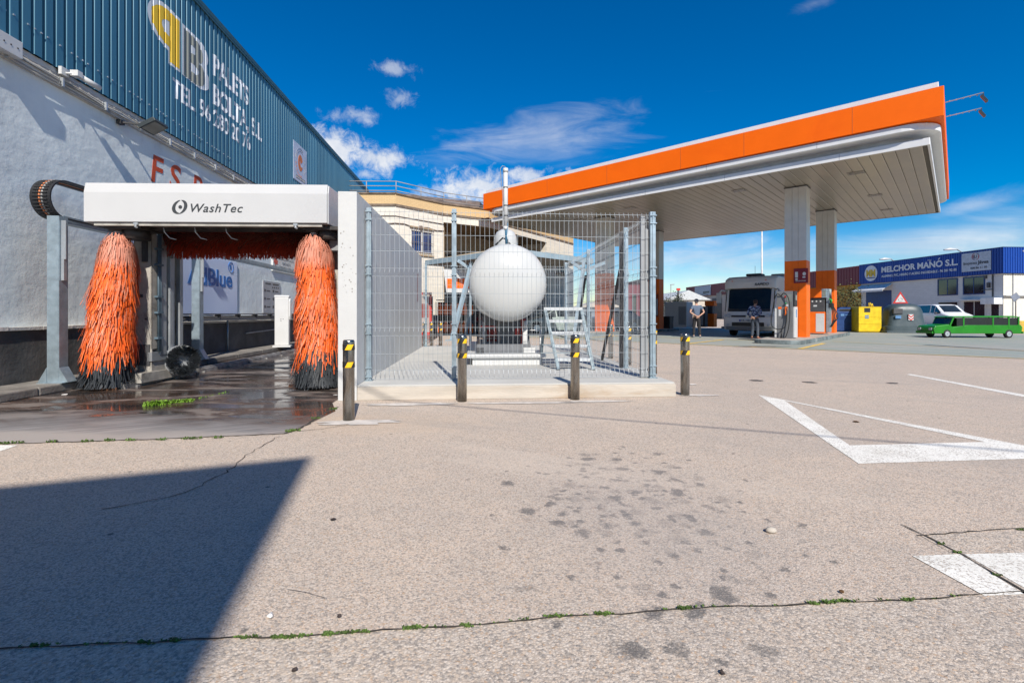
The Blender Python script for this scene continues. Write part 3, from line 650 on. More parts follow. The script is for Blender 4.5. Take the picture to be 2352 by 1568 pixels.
# ================================================================= POSTS CARRYING THE CABLE RAIL
def rail_post(Y, label):
    x = -6.64-.07*Y+.62+.03; s = thing('rail_post', label, 'post', (x, Y, .12), R(4), 'galvanised posts of the cable rail')
    g = MB()
    for sx_ in (-1, 1): g.box(sx_*.075-.006, sx_*.075+.006, -.075, .075, 0, 2.36)
    g.box(-.069, .069, -.006, .006, 0, 2.36); g.box(-.072, .072, -.078, -.070, .0, 2.36); obj('shaft', g, galv, s)
    g = MB(); g.box(-.17, .17, -.14, .14, 0, .012)
    for sx_ in (-1, 1):
        g.add([(sx_*.083, -.08, .012), (sx_*.20, -.08, .012), (sx_*.083, -.08, .22), (sx_*.083, .08, .012), (sx_*.20, .08, .012), (sx_*.083, .08, .22)], [(0, 1, 2), (3, 5, 4), (0, 3, 4, 1), (1, 4, 5, 2), (0, 2, 5, 3)])
    obj('base_plate', g, galv, s); g = MB(); g.box(.085, .125, -.05, .0, 1.45, 2.30); g.box(.125, .15, -.05, -.03, 1.75, 2.30); obj('bracket', g, alu, s); return s
rail_post(6.95, 'galvanised steel post on the kerb at the left end of the cable rail'); rail_post(10.42, 'galvanised steel post standing in front of the pale blue sign'); rail_post(17.5, 'distant galvanised cable rail post beyond the wash gantry')
g = MB(); g.box(6.95, 18, -.70, -.55, 2.40, 2.42); g.box(6.95, 18, -.705, -.695, 2.42, 2.50); g.box(6.95, 18, -.555, -.545, 2.42, 2.50)
tag(obj('cable_rail', g, galv, loc=(-6.64, 0, 0), rotz=WR), 'galvanised channel carrying the black energy chain over the posts', 'rail')

# ================================================================= WASH GANTRY
gt = thing('wash_gantry', 'white car wash gantry with orange brushes and dark lettering over the wet floor', 'car wash', (-4.38, 7.0, 0), R(2))
g = MB(); g.xprism([(0, 2.41), (0, 2.83), (.03, 2.97), (.72, 2.97), (.72, 2.44), (.05, 2.405)], -1.72, 1.70); obj('housing', g, panel_white, gt, bevel=.006)
g = MB(); g.xprism([(.012, 2.395), (.008, 2.84), (.038, 2.955), (.74, 2.955), (.74, 2.395)], 1.703, 1.722); obj('end_cap', g, panel_white, gt, bevel=.01)
g = MB(); g.box(-1.60, 1.62, .03, .08, 2.36, 2.404); g.box(-1.70, 1.70, .05, .70, 2.395, 2.404)
obj('underside_frame', g, beige, gt)
lg = mat('logo_charcoal', (.045, .05, .055), .4)
text('lettering', 'WashTec', -.225, -.003, 2.555, .735, .125, lg, gt, .0012, shear=.28, ext=.002, spacing=1.08)
g = MB()
def crescent(cx, cz, r, a0, a1, thk, flip=1, n=22):
    o = []; i_ = []
    for k in range(n+1):
        a = R(a0+(a1-a0)*k/n); th = thk*sin(pi*k/n)**.7+.001; o.append((cx+r*cos(a)+.25*r*sin(a), cz+r*sin(a))); i_.append((cx+(r-th)*cos(a)+.25*(r-th)*sin(a), cz+(r-th)*sin(a)))
    for k in range(n): g.add([(*p[:1], -.004, p[1]) for p in (o[k], o[k+1], i_[k+1], i_[k])], [(0, 1, 2, 3)])
crescent(-.385, 2.625, .10, 95, 290, .045); crescent(-.375, 2.625, .10, -85, 95, .045)
g.yprism(rr(-.372, 2.625, .026, .026, 0, 345, 20), -.004, -.001); obj('logo', g, lg, gt, fix=False)
# brushes
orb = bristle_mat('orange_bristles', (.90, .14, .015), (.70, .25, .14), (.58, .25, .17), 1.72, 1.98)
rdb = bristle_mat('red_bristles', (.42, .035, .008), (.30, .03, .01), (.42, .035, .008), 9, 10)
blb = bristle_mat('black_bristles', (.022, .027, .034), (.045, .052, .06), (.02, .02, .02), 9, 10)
def ribbon(mb, pts, wd, side):
    vs = []
    for i, p in enumerate(pts):
        w_ = wd*(1 if i < len(pts)-1 else .8); vs += [p-side*w_/2, p+side*w_/2]
    mb.add(vs, [(2*i, 2*i+1, 2*i+3, 2*i+2) for i in range(len(pts)-1)])
def brush(parent, cx, cy, ztop, zbot, lean, r0, r1, seed):
    rnd = random.Random(seed); o, b = MB(), MB(); zs = ztop-.17
    def ctr(z): k = (ztop-z)/(ztop-zbot); return Vector((cx+lean*k, cy, 0))
    z = ztop-.01; lay = 0
    while z > zbot+.15:
        k = (ztop-z)/(ztop-zbot); rad = (r0+(r1-r0)*k**1.3)*(1+.05*sin(z*7+seed)+.03*sin(z*17+seed*2)); rad *= min(1., .50+((ztop-z)/.16)**.55*.52); n = int(30+rad*150); blk = 0
        for i in range(n):
            a = 2*pi*(i+rnd.random()*.9)/n+lay*.37; d = Vector((cos(a), sin(a), 0)); sd_ = Vector((-sin(a), cos(a), 0))*.2+Vector((-sin(a), cos(a), 0)); sd_.normalize()
            ln = rnd.uniform(.24, .40)*(1.25 if lay < 4 else 1); tw = rnd.uniform(-.26, .20)-.10; fl = (rnd.uniform(-.04, .025)+(.09*rnd.random() if rnd.random() < .05 else 0))*(.4+.6*k if lay > 4 else .1)
            kk = k; r_in = rad*rnd.uniform(.55, .8); c0 = ctr(z)+Vector((0, 0, z+rnd.uniform(-.03, .03)))
            p0 = c0+d*r_in; p1 = c0+d*(rad*.93+fl*.3)-Vector((0, 0, ln*.18))+sd_*tw*.02; p2 = c0+d*(rad*(1+.07*sin(3*a+z*4+seed))+fl*.7)-Vector((0, 0, ln*.6))+sd_*tw*.10; zz = max(.035, c0.z-ln)
            p3 = c0+d*(rad*1.03+fl*1.6)+sd_*tw*.22; p3.z = zz
            if p2.z < .05: p2.z = .05
            tgt = b if (z < zbot+.54+rnd.uniform(-.05, .14)) else o
            ribbon(tgt, [p0, p1, p2, p3], rnd.uniform(.010, .017), sd_)
        z -= .043; lay += 1
    core = MB(); core.tube([ctr(ztop-.05)+Vector((0, 0, ztop-.08)), ctr(zbot)+Vector((0, 0, zbot+.1))], [r0*.55, r1*.72], 16)
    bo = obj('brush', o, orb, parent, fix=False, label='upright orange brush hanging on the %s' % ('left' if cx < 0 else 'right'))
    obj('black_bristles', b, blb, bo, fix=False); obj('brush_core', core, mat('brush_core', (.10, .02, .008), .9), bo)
    sp = MB(); sp.tube([(cx, cy, ztop-.03), (cx, cy, ztop+.16)], .055, 14); sp.tube([(cx, cy, ztop+.04), (cx, cy, ztop+.06)], .075, 14); obj('hub', sp, alu, bo)
brush(gt, -1.40, .22, 2.27, .02, -.19, .25, .335, 3)
brush(gt, 1.43, .24, 2.26, .02, .10, .25, .355, 5)
# horizontal top brush
g = MB(); rnd = random.Random(9)
for i in range(5200):
    a = rnd.uniform(0, 2*pi); x = rnd.uniform(-1.16, 1.55); d = Vector((rnd.uniform(-.12, .12)-(.5 if x < -1.05 else 0), cos(a), sin(a))).normalized(); r1_ = rnd.uniform(.30, .345)
    c0 = Vector((x, 1.02, 2.35)); ribbon(g, [c0+d*.08, c0+d*r1_*.7+Vector((0, 0, -.01)), c0+d*r1_+Vector((0, 0, -.03))], .011, Vector((1, 0, 0)))
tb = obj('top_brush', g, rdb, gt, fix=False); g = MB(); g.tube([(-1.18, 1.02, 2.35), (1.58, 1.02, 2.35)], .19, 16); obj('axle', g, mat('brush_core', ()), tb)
# columns
cy0 = .62
g = MB(); g.box(-1.47, -1.20, cy0, cy0+.02, .30, 2.40); g.box(-1.47, -1.455, cy0, cy0+.55, .3, 2.4); g.box(-1.47, -1.2, cy0+.72, cy0+.75, .2, 2.4); g.box(-1.215, -1.2, cy0, cy0+.12, .55, 2.4); obj('column', g, beige, gt)
g = MB(); g.box(-1.22, -1.17, cy0+.16, cy0+.30, .45, 2.4); g.box(-1.20, -1.15, cy0+.36, cy0+.44, .5, 2.0); g.box(-1.22, -1.19, cy0+.50, cy0+.53, .5, 2.3); g.box(-1.22, -1.16, cy0+.62, cy0+.70, .3, 2.3); g.box(-1.25, -1.18, cy0-.02, cy0+.66, .36, .5); obj('guide_rail', g, alu, gt)
g = MB(); [g.tube([(-1.165, cy0+.10+.03*i, .5), (-1.165, cy0+.10+.03*i, 2.35)], .011, 6) for i in range(3)]; [g.box(-1.2, -1.14, cy0+.06, cy0+.19, z_, z_+.03) for z_ in (.7, 1.1, 1.35, 1.85, 2.1)]; obj('hose', g, mat('hose_blue_grey', (.10, .15, .19), .5), gt)
g = MB(); g.box(-1.40, -1.33, cy0-.008, cy0, 1.35, 1.40); g.box(-1.30, -1.27, cy0-.008, cy0, 1.0, 1.03); g.box(-1.44, -1.22, cy0-.02, cy0-.002, .30, .62); g.box(-1.31, -1.24, cy0-.06, cy0-.02, 1.9, 2.3); obj('cover_plate', g, dark, gt)
g = MB(); g.box(-1.60, -1.18, cy0-.25, cy0+1.2, .05, .20); g.box(-1.42, -1.2, cy0, cy0+.5, .20, .38); [g.tube([(-1.5, y_, .06), (-1.3, y_, .06)], .055, 12) for y_ in (cy0-.05, cy0+.9)]; obj('foot', g, beige, gt, bevel=.006)
g = MB(); g.box(1.60, 1.80, cy0, cy0+.75, .05, 2.4); g.box(1.5, 1.85, cy0-.2, cy0+1.2, .05, .22); obj('column', g, beige, gt)
g = MB()
for i in range(52): g.box(1.53, 1.60, cy0-.06, cy0, .3+i*.04, .3+i*.04+.03); g.box(1.50, 1.53, cy0-.05, cy0-.02, .31+i*.04, .32+i*.04)
obj('lift_chain', g, rubber, gt)
g = MB(); g.box(1.62, 1.84, cy0-.30, cy0-.1, 2.05, 2.38); obj('motor_box', g, grey, gt, bevel=.01)
g = MB()
for cx in (-1.22, 1.62): g.cyl((cx, .34, 2.20), .17, .17, 20); g.box(cx-.3, cx+.22, .1, .6, 2.33, 2.38); g.cyl((cx-.2, .22, 2.30), .10, .08, 16)
g.box(-1.5, 1.6, .35, .5, 2.35, 2.39); obj('drive_unit', g, mat('grimy_machinery', (.05, .045, .042), .55, var=.5, dirt=((.16, .12, .09), .6)), gt)
g = MB()
for x in (-.75, -.3, .15): g.tube([(x, .2, 2.40), (x+.01, .22, 2.30), (x+.06, .26, 2.22), (x+.14, .28, 2.20)], .008, 5)
for x in (-1.0, 1.25): g.tube([(x, .02, 2.40), (x, .0, 2.34), (x+.03, -.02, 2.33)], .016, 6); g.box(x-.03, x+.03, -.0, .05, 2.37, 2.40)
obj('nozzle', g, alu, gt)
# round wheel brush
wb = MB(); rnd = random.Random(4)
for i in range(1500):
    a = rnd.uniform(0, 2*pi); r_ = .06+.18*sqrt(rnd.random()); p = Vector((0, cos(a)*r_, sin(a)*r_)); q = p*1.06+Vector((.12, rnd.uniform(-.02, .02), rnd.uniform(-.02, .02)))
    ribbon(wb, [p, p.lerp(q, .6), q], .008, Vector((0, -sin(a), cos(a))))
wbo = obj('wheel_brush', wb, blb, gt, loc=(-1.06, 1.12, .33), fix=False); wbo.rotation_euler = (0, 0, R(-38)); g = MB(); g.tube([(-.03, 0, 0), (.015, 0, 0)], .25, 28); obj('disc', g, grey, wbo); g = MB(); g.tube([(-.18, 0, 0), (-.03, 0, 0)], .06, 12); obj('arm', g, dark, wbo)
# energy chain loop in the plane of the rail
ch = MB(); hz = MB(); x0 = -2.18; rr_ = .27; zc = 2.735; yc = .12
path = [(1.2-i*.06, zc+rr_) for i in range(19)]; path = [(yc+(1.1-yc)*(1-i/16), zc+rr_-.05*(i/16)*0) for i in range(17)]
path += [(yc-rr_*sin(R(a)), zc+rr_*cos(R(a))) for a in range(10, 180, 10)] + [(yc+(1.6-yc)*i/22, zc-rr_) for i in range(23)]
for (ya, za), (yb, zb) in zip(path[:-1], path[1:]):
    for xo in (-.10, .10):
        ch.bar((x0+xo, ya, za), (x0+xo, yb, zb), .022, .075, up=(1, 0, 0)); 
    ch.bar((x0-.10, ya, za), (x0+.10, ya, za), .05, .014)
ec = obj('energy_chain', ch, black, gt)
for i, (xo, m_) in enumerate(((-.05, rubber), (-.015, mat('orange_cable', (.62, .20, .07), .5)), (.02, mat('pale_cable', ())), (.055, rubber))):
    h_ = MB(); h_.tube([(x0+xo, y_, z_) for y_, z_ in path], .016, 6); obj('cable', h_, m_, ec)
g = MB(); g.box(-2.28, -1.72, .95, 1.1, 2.93, 2.97); g.box(-2.28, -2.08, .7, 1.1, 2.90, 2.93); obj('chain_bracket', g, galv, gt)

# payment post
q = (-6.64-.07*14.2+.62, 14.2, .12)
s = thing('payment_post', 'white payment post standing on the kerb behind the gantry', 'payment terminal', (-6.78, 14.4, .12), R(18))
g = MB(); g.box(-.19, .19, -.16, .16, .05, 1.46); obj('body', g, white, s, bevel=.02); g = MB(); g.xprism([(-.18, 1.462), (-.10, 1.52), (.18, 1.50), (.18, 1.462)], -.2, .2); obj('cap', g, white, s, bevel=.01)
g = MB(); g.box(-.24, .24, -.2, .2, 0, .05); obj('base', g, white, s); g = MB(); g.xprism([(-.15, .8), (-.19, .9), (-.19, 1.35), (-.12, 1.42), (.1, 1.42), (.1, .8)], .192, .235); obj('side_panel', g, white, s, bevel=.01)
g = MB(); [g.cyl((x_, -.165, z_), .012, .006, 10, axis='y') for x_, z_ in ((-.02, .82), (-.02, .77), (.04, .82))]; obj('keyhole', g, dark, s)
# litter on the wash floor
lm = mat('litter_white', (.75, .72, .68), .8)
def litter(px, py, r, m, label, nm='litter', cat='litter', group=None):
    q = G(px, py); g = MB(); n = 7; pts = [(r*random.uniform(.4, 1)*cos(2*pi*k/n), r*.8*random.uniform(.4, 1)*sin(2*pi*k/n), random.uniform(.002, .008)) for k in range(n)]
    g.add([(0, 0, .010)]+pts, [(0, k+1, (k+1) % n+1) for k in range(n)]); g.add([(0, 0, .004)]+[(x*1.05, y*1.05, .002) for x, y, _ in pts], [(0, (k+1) % n+1, k+1) for k in range(n)])
    return tag(obj(nm, g, m, loc=(q[0], q[1], .005), rotz=random.uniform(0, 6)), label, cat, group)
litter(755, 893, .07, lm, 'scrap of white paper on the wet floor beside the right brush'); litter(150, 907, .06, lm, 'white scrap lying by the left kerb of the wash floor'); litter(770, 908, .04, lm, 'small grey scrap near the foot of the white wall')
litter(1593, 884, .07, lm, 'white scrap on the pavement right of the far right bollard'); litter(1297, 911, .06, lm, 'white scrap at the foot of the third bollard')
dl = mat('dry_leaf', (.17, .09, .035), .8, var=.3)
litter(1246, 912, .05, mat('dark_leaf', (.05, .035, .03), .8), 'dark dead leaf lying left of the third bollard', 'dead_leaf', 'leaf'); litter(1965, 969, .05, dl, 'curled brown leaf inside the painted triangle', 'dead_leaf', 'leaf')
for px, py, lb in ((780, 1418, 'dark dead leaf on the pavement above the mossy joint'), (678, 1542, 'dark scrap of leaf below the mossy joint, left of centre'), (1660, 1550, 'dark leaf fragment at the bottom edge, right of centre'), (765, 1195, 'small dark leaf fragment right of the big shadow')):
    litter(px, py, .014 if py > 1300 else .02, mat('dark_leaf', ()), lb, 'dead_leaf', 'leaf')
litter(620, 1417, .02, lm, 'white paper shred on the pavement beside the shadow edge'); litter(1935, 1362, .015, dl, 'small twiggy leaf on the right part of the pavement', 'dead_leaf', 'leaf')
q = G(1771, 1222); g = MB(); g.lathe([(.001, 0), (.022, .004), (.026, .014), (.018, .026), (.002, .031)], 14); o = tag(obj('pebble', g, mat('pebble', (.46, .41, .35), .8)), 'pale rounded pebble lying alone on the pavement', 'pebble'); o.location = (q[0], q[1], .0); o.scale = (1.1, .8, .9)
# ================================================================= GAS COMPOUND
AO, AR = (-1.96, 6.16, 0), R(4)
def AF(x, y, z=0.): c_, s_ = cos(AR), sin(AR); return (AO[0]+x*c_-y*s_, AO[1]+x*s_+y*c_, z)
cw = thing('partition_wall', 'tall white concrete wall between the wash bay and the gas tank compound', 'wall', AO, AR)
g = MB(); g.box(-.235, -.001, 0, 7.15, 0, 2.64); obj('wall', g, wall_white, cw, bevel=.006)
g = MB(); g.box(-.0, .004, 6.2, 6.3, 1.4, 2.1); obj('small_plate', g, maroon, cw)
g = MB(); rnd = random.Random(2)
for i in range(26): x_, z_, s_ = -.12+rnd.gauss(0, .045), 1.62+rnd.gauss(0, .22), rnd.uniform(.003, .012); g.quad((x_-s_, -.002, z_), (x_, -.002, z_-s_*1.3), (x_+s_*.8, -.002, z_), (x_, -.002, z_+s_))
obj('scuff_marks', g, mat('scuff_grey', (.30, .28, .26), .9), cw, fix=False)
cs = thing('compound_slab', 'raised concrete slab carrying the white gas tank, board-marked front edge', 'slab', AO, AR)
g = MB(); g.box(.002, 4.14, .0, 7.5, 0, .17); obj('edge', g, formed, cs, bevel=.008)
g = MB(); g.box(.002, 4.125, .015, 7.49, .17, .192); obj('top', g, mat('pale_concrete', (.48, .47, .44), .85, var=.06, vscale=2, dirt=((.48, .45, .41), .3)), cs, bevel=.004)
for cx, cy, rx, ry, r_ in ((-1.55, 4.93, .42, .14, .1), (-1.2, 5.9, .6, .10, .07), (.1, 5.98, .8, .07, .05), (1.1, 6.1, .5, .06, .07), (2.5, 6.55, .3, .08, .0)): blob('cement_smear', cx, cy, rx, ry, sm, .006, 30, r_)
HW = [2.485, 2.39, 2.17, 1.95, 1.716, 1.606, 1.374, 1.144, .91, .80, .553, .33, .215]
VP = [(0, 2.515), (0, 2.485), (1, 2.438), (0, 2.39), (0, 1.716), (1, 1.661), (0, 1.606), (0, .91), (1, .855), (0, .80), (0, .33), (1, .272), (0, .215)]
def mesh_panel(x0, x1, parent, z0=0., k=1., fold=-.035, step=.0645):
    g = MB(); n = int((x1-x0)/step)
    for i in range(n+1):
        x = x0+.01+(x1-x0-.02)*i/n; g.tube([(x, fold*f_, z0+z_*k) for f_, z_ in VP], .0028, 4, cap=False)
    for z_ in HW: g.tube([(x0, -.003, z0+z_*k), (x1, -.003, z0+z_*k)], .0034, 4)
    return obj('mesh_panel', g, wire, parent, fix=False)
def fpost(x, y, parent, h=2.53, w_=.06, side=0):
    g = MB(); g.box(x-w_/2, x+w_/2, y-w_/2, y+w_/2, .205, h); g.box(x-.012, x+.012, y-w_/2-.012, y-w_/2, .21, h-.01); g.box(x-w_/2-.02, x+w_/2+.02, y-.06, y+.06, .193, .205)
    for z_ in (.24, .36, .82, .95, 1.62, 1.74, 2.36, 2.47): g.box(x-w_/2-.012, x+w_/2+.012, y-w_/2-.02, y-w_/2+.01, z_, z_+.014)
    return obj('post', g, galv, parent)
ff = thing('mesh_fence', 'front galvanised welded mesh fence standing before the white tank', 'fence', AF(0, .45), AR)
fpost(.055, 0, ff); fpost(1.20, 0, ff); fpost(3.98, 0, ff, 2.53, .075)
for a, b in ((.0, 1.18), (1.22, 3.97)): mesh_panel(a, b, ff)
g = MB(); g.box(3.83, 3.89, .03, .09, .2, 2.48); g.box(3.885, 3.93, .02, .10, .2, 2.3); obj('gate_post', g, grey, ff)
fs = thing('mesh_fence', 'right side welded mesh fence running back from the corner post, with dark braces', 'fence', AF(3.98, .5), AR+pi/2)
for a, b in ((.0, 1.18), (1.24, 3.92), (3.98, 6.7)): mesh_panel(a, b, fs, fold=.035)
for x in (1.2, 3.95, 6.72): fpost(x, 0, fs)
g = MB(); g.bar((1.28, .04, 1.95), (2.55, .05, .2), .045); g.bar((1.24, .06, .2), (1.24, .06, 2.45), .05); g.bar((4.03, .04, 1.95), (5.2, .05, .2), .045); obj('brace', g, dark, fs)
fb = thing('mesh_fence', 'rear welded mesh fence closing the compound behind the tank', 'fence', AF(0, 7.25), AR)
for a, b in ((.02, 1.3), (1.34, 2.6), (2.64, 3.96)): mesh_panel(a, b, fb, 0., .97)
for x in (.10, 1.32, 2.62): fpost(x, 0, fb, 2.46)
# tank
tk = thing('gas_tank', 'big white horizontal gas tank with a lidded dome on top', 'tank', AF(2.05, 2.30, .192), AR)
rT = .68; zT = 1.64-.192; MT = Matrix.Translation((0, 0, zT)) @ Matrix.Rotation(-pi/2, 4, 'X')
prof = [(rT*sin(R(a))**.86 if a else .001, -.34*cos(R(a))**1.) for a in range(0, 91, 6)]; prof = [(max(r_, .001), z_) for r_, z_ in prof]+[(rT, 3.7)]+[(max(rT*cos(R(a)), .001), 3.7+.34*sin(R(a))) for a in range(10, 91, 10)]
tw = mat('tank_white', (.50, .505, .495), .22, var=.02, vscale=1, dirt=((.68, .66, .60), .25))
g = MB(); g.lathe(prof, 64, M=MT); obj('shell', g, tw, tk); g = MB()
for ys in (.0, 1.25, 2.5): g.tube([(( rT+.001)*cos(R(a)), ys, zT+(rT+.001)*sin(R(a))) for a in range(0, 361, 6)], .0045, 5)
obj('weld_seam', g, tw, tk)
g = MB(); g.lathe([(.245, 2.22-.192), (.25, 2.62-.192), (.235, 2.72-.192), (.19, 2.82-.192), (.09, 2.88-.192), (.001, 2.89-.192)], 28, c=(.06, 1.75, 0)); obj('dome', g, tw, tk)
g = MB(); g.lathe([(.045, 2.28-.192), (.045, 2.34-.192), (.02, 2.37-.192)], 14, c=(.02, .1, 0)); g.tube([(.02, .1, 2.3-.192), (.0, .12, 2.42-.192), (-.08, .2, 2.46-.192), (-.2, .3, 2.35-.192)], .016, 6); obj('valve', g, dark, tk)
g = MB(); g.tube([(-.02, .05, 2.30-.192), (-.035, .05, 2.75-.192)], .022, 10); g.tube([(-.01, .03, 2.3-.192), (-.015, .03, 2.5-.192), (.0, .03, 2.7-.192)], .010, 6)
vp_ = obj('vent_pipe', g, mat('blue_hose', (.05, .16, .26), .5), tk)
g = MB(); g.tube([(-.035, .05, 2.62-.192), (-.035, .05, 3.66-.192)], .040, 16); g.tube([(-.035, .05, 3.60-.192), (-.035, .05, 3.67-.192)], .046, 16); g.tube([(-.035, .05, 2.58-.192), (-.035, .05, 2.64-.192)], [.028, .048], 16)
obj('vent_stack', g, white, vp_); g = MB(); [g.tube([(-.035, .05, z_-.192), (-.035, .05, z_-.172)], .0425, 16) for z_ in (2.82, 3.0, 3.32)]; obj('clamp', g, dark, vp_)
g = MB(); g.tube([(-.08, .03, 2.7-.192), (-.085, .03, 3.2-.192), (-.12, .03, 3.5-.192), (-.13, .03, 3.66-.192), (-.09, .03, 3.71-.192), (-.03, .04, 3.69-.192)], .006, 6); g.box(-.09, -.075, .02, .05, 2.65-.192, 3.08-.192); obj('wire_lead', g, grey, vp_)
g = MB(); g.box(-.62, .60, .02, 4.0, 0, .125); g.box(-.72, .68, -.03, 4.05, .128, .19); obj('plinth', g, white, tk, bevel=.004)
g = MB(); g.box(-.55, .42, .12, .20, .19, .36); g.box(-.55, -.42, .12, 3.6, .19, .3); g.box(.30, .42, .12, 3.6, .19, .3); g.box(-.55, .42, 3.4, 3.5, .19, .4)
for y_ in (.9, 2.9): g.add([(x, y_+dy, z_) for dy in (0, .12) for x, z_ in ((-.5, .3), (.5, .3), (.42, .9), (.2, .80), (0, .765), (-.2, .80), (-.42, .9))], [(0, 1, 2, 3, 4, 5, 6)[::-1], (7, 8, 9, 10, 11, 12, 13), (0, 1, 8, 7), (1, 2, 9, 8), (0, 7, 13, 6)])
obj('skid_frame', g, mat('skid_grey', (.17, .175, .185), .5, var=.1), tk)
g = MB(); g.box(.30, .38, .30, .38, .2, .62); g.tube([(.34, .34, .62), (.34, .34, .78)], .035, 10); g.box(.29, .5, .1, .3, .2, .3); g.tube([(-.42, .6, .2), (-.42, .6, .75)], .018, 6); g.tube([(.62, .3, .0), (.62, .3, .62)], .018, 6); g.tube([(.62, .3, .60), (.36, .5, .60)], .012, 6); obj('pipework', g, white, tk)
g = MB(); g.tube([(.36, .9, .2), (.36, .9, .8)], .05, 10); g.box(.18, .26, .6, .7, .5, .62); g.tube([(-.5, .7, .66), (-.2, .7, .66), (-.2, .7, .5)], .02, 6); g.box(-.35, -.15, .9, 1.2, .36, .6); obj('red_pipe', g, redp, tk)
g = MB(); g.tube([(-.5, .5, .2), (-.5, .5, .95)], .014, 6); g.bar((-.3, .5, .19), (-.12, .5, .8), .02); g.bar((-.5, .4, .45), (-.1, .4, .45), .02); obj('support_tube', g, mat('brownish_tube', (.22, .16, .13), .6), tk)
# steps
lt_ = thing('step_ladder', 'galvanised metal step stand with five treads beside the white tank', 'ladder', (.98, 8.2, .192))
FL0, FR0, FL1, FR1 = Vector((-.23, -.36, 0)), Vector((.33, -.36, 0)), Vector((-.41, .22, 1.0)), Vector((.21, .22, 1.0))
for nm, a, b in (('leg', FL0, FL1), ('leg', FR0, FR1), ('leg', Vector((-.46, .72, 0)), FL1-Vector((0, 0, .04))), ('leg', Vector((.16, .72, 0)), FR1-Vector((0, 0, .04)))):
    g = MB(); g.bar(a, b, .05, .06, up=(0, 1, 0)); obj(nm, g, mat('ladder_steel', (.20, .26, .29), .55, .1, var=.15, vscale=9), lt_)
for i, k in enumerate((.16, .37, .58, .78)):
    a, b = FL0.lerp(FL1, k), FR0.lerp(FR1, k); g = MB(); g.bar(a+Vector((0, .05, 0)), b+Vector((0, .05, 0)), .15, .05); obj('tread', g, mat('tread_grey', (.50, .52, .53), .5), lt_)
g = MB(); g.box(-.43, .23, .17, .48, .965, 1.015); obj('platform', g, mat('tread_grey', ()), lt_); g = MB(); g.bar((-.44, .5, .35), (.18, .5, .35), .02); g.bar((-.44, .6, .2), (.18, .6, .2), .02); obj('stretcher', g, galv, lt_)

# bollards
def bollard(x, y, label, group, rot=0., h=.83):
    s = thing('bollard', label, 'bollard', (x, y, 0), rot, group); r_ = .0585
    g = MB(); g.lathe([(r_, .0), (r_, h-.035), (r_-.001, h-.03), (r_, h-.024), (r_-.004, h-.005), (r_-.014, h), (.001, h+.002)], 32); obj('post', g, steel, s)
    for zb in (h-.105, h-.285):
        g = MB(); g.smooth = True; n = 32; g.add([((r_+.0008)*cos(2*pi*k/n), (r_+.0008)*sin(2*pi*k/n), zb+dz) for dz in (0, .062) for k in range(n)], [(k, (k+1) % n, (k+1) % n+n, k+n) for k in range(n)]); b_ = obj('tape_band', g, black, s)
        for a0 in range(0, 360, 120):
            g = MB(); g.smooth = True; vs = []; n = 8
            for k in range(n+1):
                for dz, sh in ((.003, 0), (.059, .5)):
                    a = R(a0-110)+sh+k*.13; vs.append(((r_+.0045)*cos(a), (r_+.0045)*sin(a), zb+dz))
            g.add(vs, [(2*k, 2*k+2, 2*k+3, 2*k+1) for k in range(n)]); obj('stripe', g, yellow, b_)
    return s
BG = 'steel bollards with yellow and black bands around the compound'
b0 = bollard(-1.684, 5.03, 'steel bollard with striped tape in front of the white partition wall, nearest of all', BG)
for x, y, lb, rz in ((-.625, 6.12, 'steel bollard at the slab front, second from the left, before the tank', .5), (.81, 6.26, 'steel bollard at the slab front, third from the left, before the step ladder', -.2), (2.335, 6.58, 'steel bollard standing clear of the slab corner, right of the fence', .15),
                     (2.60, 8.95, 'steel bollard seen through the side fence, close behind the corner post', .4), (2.50, 10.45, 'steel bollard seen through the side fence, middle of the three', -.1), (2.42, 11.95, 'steel bollard seen through the side fence, farthest of the three', .8),
                     (-3.02, 15.2, 'bollard behind the rear fence, leftmost of the small cluster', .3), (-2.8, 15.6, 'bollard behind the rear fence, second in the small cluster', .9), (-2.62, 15.9, 'bollard behind the rear fence, third in the small cluster', -.4), (-2.36, 16.1, 'bollard behind the rear fence, rightmost of the small cluster', .1)):
    c_ = copy_tree(b0); c_.location = (x, y, 0); c_.rotation_euler = (0, 0, rz); c_['label'] = lb

# ================================================================= CANOPY
cn = thing('station_canopy', 'large petrol station canopy with orange fascia and slatted grey underside', 'canopy', CO, TH)
CL, CD, CZ = 18.6, 13.5, 6.2
def loop(d, z, r_=.02, n=7):
    x0, x1, y0, y1 = -CL-d, d, -d, CD+d; out = []
    for cx, cy, a0 in ((x1-r_, y1-r_, 0), (x0+r_, y1-r_, 90), (x0+r_, y0+r_, 180), (x1-r_, y0+r_, 270)):
        for k in range(n+1): a = R(a0+90*k/n); out.append((cx+r_*cos(a), cy+r_*sin(a), z))
    return out
def ringpart(name, prof, m, closed=False, smooth=False):
    g = MB(); g.smooth = smooth; vs = []; n = len(loop(0, 0))
    for p in prof: vs += loop(*p)
    fs = [(i*n+k, i*n+(k+1) % n, (i+1)*n+(k+1) % n, (i+1)*n+k) for i in range(len(prof)-1) for k in range(n)]
    g.add(vs, fs); return obj(name, g, m, cn)
cwm = mat('canopy_white', (.68, .68, .67), .4, var=.03, dirt=((.62, .61, .57), .35))
ringpart('lip', [(-.06, CZ, .02), (0, CZ, .02), (0, CZ+.21, .02), (-.04, CZ+.23, .3), (-.30, CZ+.235, .9)], cwm)
ringpart('recess', [(-.30, CZ+.236, .9), (-.30, CZ+.46, .9)], mat('recess_grey', (.56, .57, .58), .5, var=.08, dirt=((.38, .37, .34), .5)))
ringpart('upper_band', [(-.30, CZ+.441, .9), (.20, CZ+.445, .9), (.24, CZ+.47, .9), (.24, CZ+.66, .9), (.20, CZ+.675, .9), (-.05, CZ+.68, .9)], cwm)
